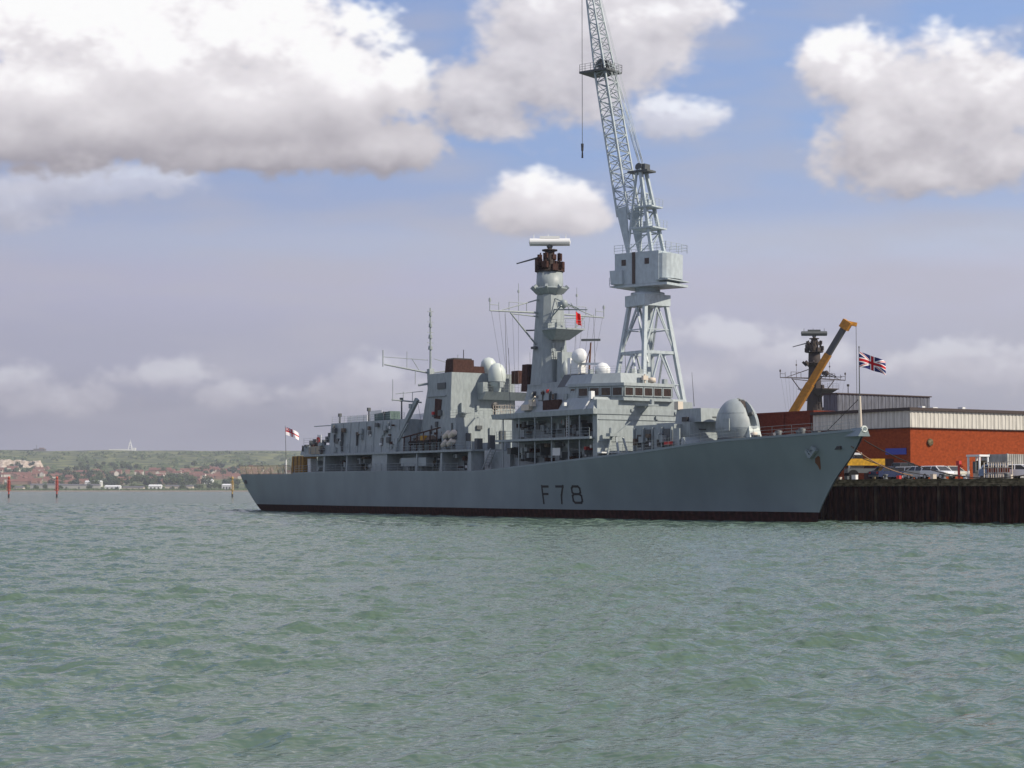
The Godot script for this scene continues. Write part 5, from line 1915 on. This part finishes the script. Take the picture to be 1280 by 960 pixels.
func make_mobile_crane() -> void:
	# telescopic boom behind the brick buildings; its carrier stands on the quay
	var low := seen(965, 560, 272.0)
	var tip := seen(1058, 405, 266.0)
	var ground := Vector3(low.x - 1.2, QUAY, low.z - 0.5)
	var t := thing("mobile_crane", "yellow telescopic crane boom rising behind the brown brick block", "crane", ground, 0.0)
	var a := low - ground
	var z := tip - ground
	var d := (z - a).normalized()
	var m1 := a.lerp(z, 0.52)
	var b := MB.new()
	b.bar(a - d * 3.0, m1, 0.9, 1.1)
	build(b, "boom_base_section", M.crane_yellow, t)
	b = MB.new()
	b.bar(m1 - d * 0.5, a.lerp(z, 0.76), 0.75, 0.95)
	build(b, "boom_middle_section", M.crane_yellow, t)
	b = MB.new()
	b.bar(a.lerp(z, 0.66), z, 0.65, 0.8)
	build(b, "boom_top_section", M.dark_steel, t)
	b = MB.new()
	b.bar(z - d * 0.8, z + d * 0.5, 1.0, 1.35)
	b.bar(z + Vector3(0, 0.2, 0), z + Vector3(1.5, -0.1, 0), 0.5, 0.55)
	build(b, "boom_head", M.crane_yellow, t)
	b = MB.new()
	b.tube(z + Vector3(1.4, -0.2, 0), z + Vector3(1.4, -17.0, 0), 0.04, 0.04, 4, false)
	build(b, "hoist_rope", M.wire, t)
	b = MB.new()
	b.box(Vector3(0, 1.3, 0), Vector3(9.0, 0.9, 2.6))
	b.box(Vector3(0.4, 2.4, 0), Vector3(4.0, 1.5, 2.4))
	build(b, "carrier", M.crane_yellow, t)
	b = MB.new()
	b.block(-4.6, -2.9, -1.2, 1.2, 1.7, -4.3, -2.9, -1.1, 1.1, 3.0)
	build(b, "cab", M.crane_yellow, t)
	for i in 4:
		for k in [-1.1, 1.1]:
			b = MB.new()
			b.tube(Vector3(-3.6 + i * 2.3, 0.55, k - 0.2), Vector3(-3.6 + i * 2.3, 0.55, k + 0.2), 0.55, 0.55, 12)
			build(b, "wheel", M.rubber, t)


func make_far_warship() -> void:
	# a second warship in the basin behind; only its mast tops the roofs
	var at := ship_frame * Vector3(-5.96 - 77.4, 0, -120.0)
	var t := thing("moored_warship", "second warship behind the workshop, its dark mast showing above the roofs", "warship", at, HEAD)
	build(hull_skin(-0.35, 1.0, 8), "hull", M.hull_grey, t)
	solid("superstructure", t, M.paint, 28.0, 96.0, 6.5, 5.4, 29.0, 95.0, 6.0, 12.4)
	solid("mast_house", t, M.paint, 74.0, 86.0, 4.0, 12.4, 75.0, 84.0, 3.4, 16.4)
	make_mast(t, Vector3(77.4, 16.2, 0.0), M.dark_brown, M.dark_brown, M.dark_steel, 0.72)  # mast coloured dark all over for its silhouette against the sky


# ------------------------------------------------------------------ flags, boats, ropes
func union(im: Image, x0: int, y0: int, w: int, h: int) -> void:
	var blue := Color(0.06, 0.10, 0.36)
	var red := Color(0.72, 0.06, 0.12)
	var white := Color(0.93, 0.93, 0.93)
	for j in h:
		for i in w:
			var u := (i + 0.5) / w * 2.0 - 1.0
			var v := (j + 0.5) / h * 2.0 - 1.0
			var c := blue
			var d1 := absf(u - v) / 1.414
			var d2 := absf(u + v) / 1.414
			if minf(d1, d2) < 0.135: c = white
			# thin diagonals, offset in each quarter
			var o1 := (u - v) / 1.414 * (1.0 if u + v < 0 else -1.0)
			var o2 := (u + v) / 1.414 * (1.0 if u - v < 0 else -1.0)
			if (o1 > 0.0 and o1 < 0.075) or (o2 < 0.0 and o2 > -0.075): c = red
			if absf(u) < 0.17 or absf(v) < 0.30: c = white
			if absf(u) < 0.10 or absf(v) < 0.18: c = red
			im.set_pixel(x0 + i, y0 + j, c)


func flag_mat(called: String, im: Image) -> StandardMaterial3D:
	var m := mat(called, Color.WHITE, 0.9)
	m.albedo_texture = ImageTexture.create_from_image(im)
	m.cull_mode = BaseMaterial3D.CULL_DISABLED
	m.backlight_enabled = true
	m.backlight = Color(0.25, 0.25, 0.25)
	return m


func cloth(w: float, h: float, droop: float, wave: float, ph: float) -> MB:
	var b := MB.new()
	var rows := []
	for j in 13:
		var line := []
		for i in 25:
			var u := i / 24.0
			var v := j / 12.0
			var y := (v - 1.0) * h * (1.0 - 0.1 * u) - droop * pow(u, 1.3) + 0.05 * sin(u * 9.0 + ph) * u
			line.append(Vector3(u * w * 0.94, y, wave * sin(u * 8.0 + v * 1.6 + ph) * (0.25 + u)))
		rows.append(line)
	b.grid(rows)
	return b


func make_flags() -> void:
	var im := Image.create(128, 64, false, Image.FORMAT_RGB8)
	union(im, 0, 0, 128, 64)
	var m := flag_mat("union_flag", im)
	var t := thing("union_flag", "blue, red and white union flag flying from the jackstaff on the bow", "flag", on_ship(132.2, 17.0, 0.0), -8.0)
	build(cloth(2.75, 1.5, 1.0, 0.22, 0.4), "cloth", m, t)
	im = Image.create(128, 64, false, Image.FORMAT_RGB8)
	im.fill(Color(0.95, 0.94, 0.95))
	im.fill_rect(Rect2i(58, 0, 12, 64), Color(0.74, 0.06, 0.12))
	im.fill_rect(Rect2i(0, 27, 128, 10), Color(0.74, 0.06, 0.12))
	union(im, 0, 0, 58, 27)
	m = flag_mat("white_ensign", im)
	t = thing("white_ensign", "white ensign with a red cross flying above the stern", "flag", on_ship(2.85, 13.2, 0.0), -6.0)
	build(cloth(2.3, 1.25, 0.95, 0.14, 1.7), "cloth", m, t)
	im = Image.create(32, 32, false, Image.FORMAT_RGB8)
	im.fill(Color(0.80, 0.10, 0.08))
	m = flag_mat("signal_flag", im)
	t = thing("red_signal_flag", "small limp red signal flag hanging below the mast's yard", "flag", on_ship(80.8, 25.3, -1.6), 20.0)
	build(cloth(0.75, 1.5, 0.5, 0.16, 0.9), "cloth", m, t)
	var b := MB.new()
	b.tube(Vector3(-0.02, 0.6, 0), Vector3(-0.02, -6.0, 0), 0.015, 0.015, 4, false)
	build(b, "halyard", M.wire, t)


func make_boats() -> void:
	# rubber boat with a brown cover in the bay
	var t := thing("sea_boat", "dark rubber boat under a brown cover in the ship's boat bay", "boat", on_ship(57.8, 8.9, 6.0), HEAD)
	var b := MB.new()
	for k in [-1.0, 1.0]:
		b.tube(Vector3(-3.2, 0.55, 0.95 * k), Vector3(1.8, 0.6, 0.95 * k), 0.3, 0.3, 10)
		b.tube(Vector3(1.8, 0.6, 0.95 * k), Vector3(3.4, 0.85, 0.1 * k), 0.3, 0.22, 10)
	build(b, "float_tube", M.rubber, t)
	b = MB.new()
	b.hexa([Vector3(-3.0, -0.1, 0.2), Vector3(2.2, 0.0, 0.15), Vector3(2.2, 0.0, -0.15), Vector3(-3.0, -0.1, -0.2), Vector3(-3.0, 0.5, 0.9), Vector3(3.1, 0.75, 0.3), Vector3(3.1, 0.75, -0.3), Vector3(-3.0, 0.5, -0.9)])
	build(b, "keel", M.paint, t)
	b = MB.new()
	b.block(-2.6, 2.0, -0.8, 0.8, 0.7, -2.2, 1.2, -0.15, 0.15, 1.5)
	build(b, "cover", M.canvas, t)
	b = MB.new()
	b.box(Vector3(-0.4, 1.0, 0.5), Vector3(0.9, 1.0, 0.5))
	build(b, "console", M.yellow, t)
	piece("engine", t, Vector3(-3.3, 0.8, 0), Vector3(0.5, 0.9, 0.5), M.black)
	# life-raft canisters in their cradles
	var spots := [[63.6, 9.2, 6.9], [65.2, 9.3, 7.0], [63.9, 10.3, 6.8], [65.4, 10.35, 6.9]]
	for p in spots:
		t = thing("life_raft_canister", "cream life raft canister racked forward of the boat bay", "life raft", on_ship(p[0], p[1], p[2]), HEAD, "life raft canisters on the ship's side")
		b = MB.new()
		b.lathe(Vector3.ZERO, [Vector2(0.0, -0.7), Vector2(0.34, -0.66), Vector2(0.42, -0.5), Vector2(0.42, 0.5), Vector2(0.34, 0.66), Vector2(0.0, 0.7)], 14, Basis(Vector3(0, 0, 1), PI / 2 + 0.5))
		build(b, "shell", M.cream, t)
		b = MB.new()
		b.box(Vector3(0, -0.5, -0.05), Vector3(0.9, 0.18, 0.7))
		b.box(Vector3(0, 0, -0.5), Vector3(0.16, 1.2, 0.3))
		build(b, "cradle", M.dark_steel, t)
	# canvas-wrapped stores on the flight deck
	t = thing("covered_stores", "mustard canvas covered stack of stores on the flight deck", "stores", on_ship(19.6, 5.55, 5.0), HEAD)
	b = MB.new()
	b.block(-2.1, 2.0, -1.2, 1.2, 0.0, -1.9, 1.9, -1.1, 1.1, 2.7)
	build(b, "cover", M.mustard, t)
	for i in 3: piece("strap", t, Vector3(-1.2 + i * 1.2, 1.36, 0), Vector3(0.1, 2.74, 2.46), M.canvas)
	t = thing("white_locker", "white upright locker standing beside the mustard covered stores", "locker", on_ship(22.6, 5.55, 5.2), HEAD)
	piece("case", t, Vector3(0, 1.15, 0), Vector3(1.1, 2.3, 1.0), M.white)
	piece("door", t, Vector3(0, 1.15, 0.52), Vector3(0.9, 2.1, 0.05), M.white)
	t = thing("life_ring_stand", "red and white life ring on the ship's low hangar wing", "life ring", on_ship(26.6, 9.75, 6.2), HEAD)
	b = MB.new()
	for i in 14:
		var a := TAU * i / 14.0
		var z := TAU * (i + 1) / 14.0
		b.tube(Vector3(0.4 * cos(a), 0.7 + 0.4 * sin(a), 0.1), Vector3(0.4 * cos(z), 0.7 + 0.4 * sin(z), 0.1), 0.14, 0.14, 6, false)
	build(b, "ring", M.red, t)
	piece("board", t, Vector3(0.1, 0.75, -0.05), Vector3(1.2, 1.5, 0.08), M.white)


func rope(label: String, a: Vector3, z: Vector3, sag: float, r: float, m: Material, group: String) -> void:
	var t := thing("mooring_rope", label, "rope", a, 0.0, group)
	var b := MB.new()
	var prev := Vector3.ZERO
	for i in range(1, 25):
		var f := i / 24.0
		var p := (z - a) * f + Vector3(0, -4.0 * sag * f * (1.0 - f), 0)
		b.tube(prev, p, r, r, 6, false)
		prev = p
	build(b, "strand", m, t)


func make_ropes() -> void:
	rope("tan mooring rope running from the bow down behind the parked cars", on_ship(131.6, 7.6, 0.6), on_quay(1140, 1.4) + Vector3.UP * 0.4, 0.5, 0.055, M.rope_tan, "")
	rope("dark mooring rope slung from the bow past the red post", on_ship(132.4, 8.2, -0.4), on_quay(1285, 1.4) + Vector3.UP * 0.4, 1.6, 0.06, M.rope_dark, "")
	rope("dark mooring rope from the foredeck to the quay under the bow", on_ship(124.0, 8.5, -2.6), on_quay(1160, 1.4) + Vector3.UP * 0.4, 0.6, 0.05, M.rope_dark, "")


# ------------------------------------------------------------------ the far shore
var relief := FastNoiseLite.new()


func land(x: float, depth: float) -> float:            # height of the far land
	var rise := curve([[2500.0, -1.0], [2540.0, 1.2], [2800.0, 5.0], [3200.0, 17.0], [3700.0, 40.0], [4300.0, 76.0], [4800.0, 102.0], [5100.0, 108.5], [5600.0, 100.0], [7000.0, 60.0]], depth)
	# the crest falls away gently to the right
	var fall := 1.0 - 0.10 * smoothstep(-900.0, 600.0, x * 4800.0 / depth) - 0.25 * smoothstep(300.0, 2600.0, x)
	return rise * fall + relief.get_noise_2d(x, depth) * clampf(rise * 0.12, 0.0, 7.0)


func make_far_shore() -> void:
	relief.seed = 14
	relief.frequency = 0.0022
	relief.fractal_octaves = 4
	var b := MB.new()
	var rows := []
	for j in 46:
		var d := 2500.0 + 4500.0 * pow(j / 45.0, 1.25)
		var line := []
		for i in 91:
			var x := (-1.0 + 2.0 * i / 90.0) * (1700.0 + (d - 2500.0) * 0.55)
			line.append(Vector3(x, land(x, d), -d))
		rows.append(line)
	b.grid(rows)
	var o := build(b, "hill", M.hillside, self)
	setting(o)
	b = MB.new()
	for i in 60:
		var x0 := -1800.0 + i * 60.0
		var n0 := 14.0 * relief.get_noise_2d(x0 * 3.0, 0.0)
		var n1 := 14.0 * relief.get_noise_2d((x0 + 60.0) * 3.0, 0.0)
		b.quad(Vector3(x0, 0.0, -2480.0 + n0), Vector3(x0 + 60.0, 0.0, -2480.0 + n1), Vector3(x0 + 60.0, 1.6, -2545.0), Vector3(x0, 1.6, -2545.0))
	o = build(b, "mud_flat", M.mud, self)
	setting(o)
	# chalk pit: a broken pale face cut into the slope
	var t := thing("chalk_pit", "long cream chalk face cut into the green hillside", "quarry")
	b = MB.new()
	var face := []
	for j in 5:
		var line := []
		for i in 27:
			var px := -26.0 + i * 3.2
			var d := 3850.0 + j * 7.0
			var x := (px - 640.0) / FOCAL * d
			var gy := land(x, 3850.0) - 2.0
			var ragged: float = 4.0 * relief.get_noise_2d(px * 50.0, 7.0)
			var taper := clampf((57.0 - px) / 6.0, 0.0, 1.0)
			line.append(Vector3(x + 5.0 * relief.get_noise_2d(px * 40.0, j * 50.0), gy + (j / 4.0) * (17.0 + ragged) * taper, -d + 8.0 * relief.get_noise_2d(px * 90.0, j * 30.0)))
		face.append(line)
	b.grid(face)
	build(b, "chalk_face", M.chalk, t)
	# houses: three kinds, one mesh each with walls and roof
	var kinds := []
	for k in 4:
		var wall := MB.new()
		var roof := MB.new()
		var L: float = [11.0, 16.0, 9.0, 26.0][k]
		var D: float = [8.0, 8.5, 8.0, 9.0][k]
		var H: float = [5.2, 5.6, 5.0, 5.6][k]
		wall.span(Vector3(-L / 2, -3.0, -D / 2), Vector3(L / 2, H, D / 2))
		var r := 3.6
		for s in [-1.0, 1.0]:
			var e := [Vector3(-L / 2 - 0.3, H - 0.2, s * (D / 2 + 0.3)), Vector3(L / 2 + 0.3, H - 0.2, s * (D / 2 + 0.3)), Vector3(L / 2 + 0.3, H + r, 0), Vector3(-L / 2 - 0.3, H + r, 0)]
			if s > 0: roof.quad(e[0], e[1], e[2], e[3])
			else: roof.quad(e[1], e[0], e[3], e[2])
			wall.tri(Vector3(s * L / 2, H, D / 2 * s), Vector3(s * L / 2, H, -D / 2 * s), Vector3(s * L / 2, H + r - 0.2, 0))
		var stack := MB.new()
		stack.box(Vector3(L * 0.3, H + r + 0.3, 0), Vector3(0.9, 1.8, 0.9))
		kinds.append([wall, roof, stack, H])
	var walls := [M.house_brick, M.house_render, M.house_brick, M.house_brick]
	var roofs := [M.roof_tile, M.roof_tile, M.roof_tile_brown, M.roof_tile]
	var protos := []
	for k in 4:
		var h := Node3D.new()
		node_of(kinds[k][0].mesh(walls[k]), "wall", h)
		node_of(kinds[k][1].mesh(roofs[k]), "roof", h)
		node_of(kinds[k][2].mesh(M.house_brick), "chimney", h)
		protos.append(h)
	var says := ["small brick house with a red tiled roof on the far hillside", "cream rendered house with a red tiled roof on the far hillside", "small brick house with a brown roof on the far hillside", "long brick terrace with a red tiled roof on the far hillside"]
	var names := ["hillside_house", "rendered_house", "brown_roofed_house", "terraced_row"]
	var r := RandomNumberGenerator.new()
	r.seed = 31
	# bands of the town, as [x from, x to, depth from, depth to, how many]
	var bands := [[-20, 130, 3250, 3500, 52], [-20, 60, 3500, 3750, 22], [120, 320, 3450, 3650, 52], [200, 330, 3250, 3420, 34], [-20, 110, 2950, 3200, 26], [255, 345, 3550, 3800, 22], [330, 420, 3300, 3700, 16], [130, 250, 3000, 3200, 14]]
	for q in bands:
		for i in q[4]:
			var px := r.randf_range(q[0], q[1])
			var d := snappedf(r.randf_range(q[2], q[3]), 45.0) + r.randf_range(-6, 6)
			var x := (px - 640.0) / FOCAL * d
			var k := [0, 0, 1, 1, 2, 2, 3][r.randi() % 7] as int
			var h: Node3D = protos[k].duplicate()
			h.name = numbered(names[k])
			add_child(h)
			h.position = Vector3(x, land(x, d) - 0.3, -d)
			h.rotation_degrees.y = r.randf_range(-14, 14) + (90.0 if r.randf() < 0.18 else 0.0)
			tag(h, says[k], "house", "houses of the far town")
	for h in protos: h.free()
	# larger pale buildings and sheds by the shore
	var sheds := [[118, 2900, 26, 8, "white", "long white shed above the far shore"], [142, 2620, 22, 5, "white", "low white boat shed at the water's edge across the harbour"], [168, 2600, 30, 4, "cream", "long cream shed at the water's edge across the harbour"], [195, 2620, 18, 6, "white", "taller white shed at the water's edge across the harbour"], [25, 2610, 14, 4, "cream", "small cream hut beside the red harbour beacons"], [262, 3050, 14, 7, "white", "white house among trees above the far shore"], [100, 2700, 60, 6, "container", "long pale grey works building on the far shore"], [60, 2750, 48, 6, "container", "pale grey works building behind the red beacons"], [225, 2680, 40, 5, "cream", "cream works building behind the yellow beacon shore"], [285, 2600, 14, 7, "white", "white house at the far waterside by the ship's stern"]]
	for q in sheds:
		var d: float = q[1]
		var x: float = (q[0] - 640.0) / FOCAL * d
		t = thing("shore_shed", q[5], "shed", Vector3(x, land(x, d) - 0.4, -d), r.randf_range(-8, 8))
		b = MB.new()
		b.span(Vector3(-q[2] / 2.0, 0, -5), Vector3(q[2] / 2.0, q[3], 5))
		build(b, "wall", M[q[4]], t)
		b = MB.new()
		b.hexa([Vector3(-q[2] / 2.0 - 0.4, q[3], 5.4), Vector3(q[2] / 2.0 + 0.4, q[3], 5.4), Vector3(q[2] / 2.0 + 0.4, q[3], -5.4), Vector3(-q[2] / 2.0 - 0.4, q[3], -5.4), Vector3(-q[2] / 2.0 + 0.3, q[3] + 2.0, 0.2), Vector3(q[2] / 2.0 - 0.3, q[3] + 2.0, 0.2), Vector3(q[2] / 2.0 - 0.3, q[3] + 2.0, -0.2), Vector3(-q[2] / 2.0 + 0.3, q[3] + 2.0, -0.2)])
		build(b, "roof", M.roof_slate if q[4] != "white" else M.white, t)
		for i in 3:
			piece("door", t, Vector3(-q[2] * 0.3 + i * q[2] * 0.3, q[3] * 0.35, 5.05), Vector3(2.4, q[3] * 0.7, 0.2), M.dark_steel)
	# crest: white lattice tower with its low white building, and a dark fort
	var cd := 5000.0
	var cx := (163.0 - 640.0) / FOCAL * cd
	t = thing("hilltop_tower", "white lattice tower with low white buildings on the crest of the hill", "tower", Vector3(cx, land(cx, cd) - 2.0, -cd))
	b = MB.new()
	for k in [[-1, -1], [1, -1], [1, 1], [-1, 1]]:
		b.bar(Vector3(6.0 * k[0], 0, 6.0 * k[1]), Vector3(0.8 * k[0], 26, 0.8 * k[1]), 1.5)
	for f in 5:
		var w := lerpf(6.0, 0.8, f / 5.0)
		b.box(Vector3(0, 26.0 * f / 5.0, 0), Vector3(w * 2.0, 1.0, w * 2.0))
	b.bar(Vector3(0, 25, 0), Vector3(0, 33, 0), 0.8)
	build(b, "lattice", M.white, t)
	piece("low_building", t, Vector3(-27, 3.5, 0), Vector3(60, 5, 10), M.white)
	piece("block", t, Vector3(9, 5, 0), Vector3(12, 9, 10), M.white)
	cx = (50.0 - 640.0) / FOCAL * cd
	t = thing("hilltop_fort", "dark low fort on the left end of the hill's crest", "fort", Vector3(cx, land(cx, cd) - 3.0, -cd))
	piece("wall", t, Vector3(0, 5.0, 0), Vector3(30, 11, 20), M.roof_slate)
	piece("upper_block", t, Vector3(5, 10, 0), Vector3(12, 6, 10), M.house_brick)
	piece("mast", t, Vector3(-9, 13, 0), Vector3(0.9, 16, 0.9), M.dark_steel)
	piece("outer_wall", t, Vector3(-60, 3.0, 0), Vector3(90, 8, 14), M.leaf_dark)
	# trees: a few crowns made of many leaf clumps, set about the town and along the shore
	var crowns := []
	for k in 3:
		var crown := MB.new()
		for i in 70:
			var v := Vector3(r.randfn(), r.randfn(), r.randfn()).normalized() * pow(r.randf(), 0.4)
			var c := Vector3(v.x * (5.0 + k), 6.5 + k + v.y * (4.0 + k * 0.8), v.z * (5.0 + k))
			var q := Basis.from_euler(Vector3(r.randf() * TAU, r.randf() * TAU, r.randf() * TAU))
			var s := r.randf_range(1.0, 2.0)
			var p0 := c + q * Vector3(s, 0, 0)
			var p1 := c + q * Vector3(-s * 0.5, s * 0.85, 0)
			var p2 := c + q * Vector3(-s * 0.5, -s * 0.85, 0)
			var p3 := c + q * Vector3(0, 0, s)
			crown.tri(p0, p1, p3); crown.tri(p1, p2, p3); crown.tri(p2, p0, p3); crown.tri(p0, p2, p1)
		var trunk := MB.new()
		trunk.tube(Vector3(0, -1, 0), Vector3(0, 7.0, 0), 0.6, 0.3, 6)
		var h := Node3D.new()
		node_of(crown.mesh(M.leaf_dark if k == 1 else M.leaf), "crown", h)
		node_of(trunk.mesh(M.bark), "trunk", h)
		crowns.append(h)
	var groves := [[-20, 330, 2600, 2750, 60], [60, 240, 2850, 3300, 90], [-20, 330, 3400, 3900, 60], [200, 225, 3000, 3200, 20], [60, 130, 3250, 3400, 25], [240, 420, 2650, 3100, 35]]
	for q in groves:
		for i in q[4]:
			var px := r.randf_range(q[0], q[1])
			var d := r.randf_range(q[2], q[3])
			var x := (px - 640.0) / FOCAL * d
			var k := r.randi() % 3
			var h: Node3D = crowns[k].duplicate()
			h.name = numbered("far_tree")
			add_child(h)
			h.position = Vector3(x, land(x, d) - 0.6, -d)
			h.rotation_degrees.y = r.randf() * 360.0
			var sc := r.randf_range(0.8, 1.3) if d > 2800 else r.randf_range(0.45, 0.8)
			h.scale = Vector3(sc, sc, sc)
			tag(h, ["mid green bushy tree of the far town", "dark green bushy tree of the far town", "broad mid green tree of the far town"][k], "tree", "trees of the far town")
	for h in crowns: h.free()
	# scrub along the waterline and over the slope: one mass
	b = MB.new()
	for i in 5200:
		var low := r.randf() < 0.35
		var px := r.randf_range(-40, 460)
		var d := r.randf_range(2545, 2640) if low else r.randf_range(3600, 4700)
		if not low and relief.get_noise_2d(px * 9.0, d) < 0.02: continue
		var x := (px - 640.0) / FOCAL * d
		var s := r.randf_range(1.2, 2.6) if low else r.randf_range(2.5, 6.0)
		var c := Vector3(x, land(x, d) + s * 0.1, -d)
		var q := Basis(Vector3.UP, r.randf() * TAU)
		var p := [c + q * Vector3(s * 1.3, 0, 0), c + q * Vector3(-s * 0.7, 0, s * 1.1), c + q * Vector3(-s * 0.7, 0, -s * 1.1), c + Vector3(r.randf_range(-0.5, 0.5) * s, s * 0.95, r.randf_range(-0.5, 0.5) * s)]
		b.tri(p[0], p[3], p[1]); b.tri(p[1], p[3], p[2]); b.tri(p[2], p[3], p[0])
	o = build(b, "hillside_scrub", M.leaf, self)
	tag(o, "green scrub along the far waterline and over the hillside", "scrub")
	o.set_meta("kind", "stuff")


func make_beacons() -> void:
	for q in [[12.0, "beacon_red", "red piled harbour beacon with a ladder cage, nearest the chalk pit"], [72.0, "beacon_red", "red piled harbour beacon standing off the works buildings"], [291.0, "beacon_yellow", "yellow piled harbour beacon standing off the ship's stern"]]:
		var d := 740.0 if q[1] == "beacon_red" else 760.0
		var x: float = (q[0] - 640.0) / FOCAL * d
		var t := thing("harbour_beacon", q[2], "beacon", Vector3(x, 0, -d))
		var b := MB.new()
		b.tube(Vector3(0, -3, 0), Vector3(0, 1.4, 0), 0.34, 0.34, 10)
		build(b, "dark_foot", M.black, t)
		b = MB.new()
		b.tube(Vector3(0, 1.4, 0), Vector3(0, 7.4, 0), 0.3, 0.26, 10)
		build(b, "pile", M[q[1]], t)
		b = MB.new()
		for k in [[-1, -1], [1, -1], [1, 1], [-1, 1]]:
			b.bar(Vector3(0.65 * k[0], 2.6, 0.65 * k[1]), Vector3(0.45 * k[0], 6.8, 0.45 * k[1]), 0.1)
		for f in 4: b.box(Vector3(0, 2.8 + f * 1.25, 0), Vector3(1.35 - f * 0.12, 0.1, 1.35 - f * 0.12))
		build(b, "cage", M[q[1]], t)
		b = MB.new()
		b.lathe(Vector3(0, 7.4, 0), [Vector2(0.0, 0.0), Vector2(0.5, 0.0), Vector2(0.5, 0.8), Vector2(0.2, 1.1), Vector2(0.0, 1.15)], 10)
		build(b, "lantern_housing", M[q[1]], t)


func _ready() -> void:
	rng.seed = 12
	ship_frame = Transform3D(Basis.from_euler(Vector3(0, deg_to_rad(HEAD), 0)), ORIGIN)
	make_light()
	make_materials()
	make_water()
	make_far_shore()
	make_quay()
	make_buildings()
	make_ship()
	make_crane()
	make_far_warship()
	make_mobile_crane()
	make_vehicles()
	make_boats()
	make_flags()
	make_beacons()
	make_ropes()
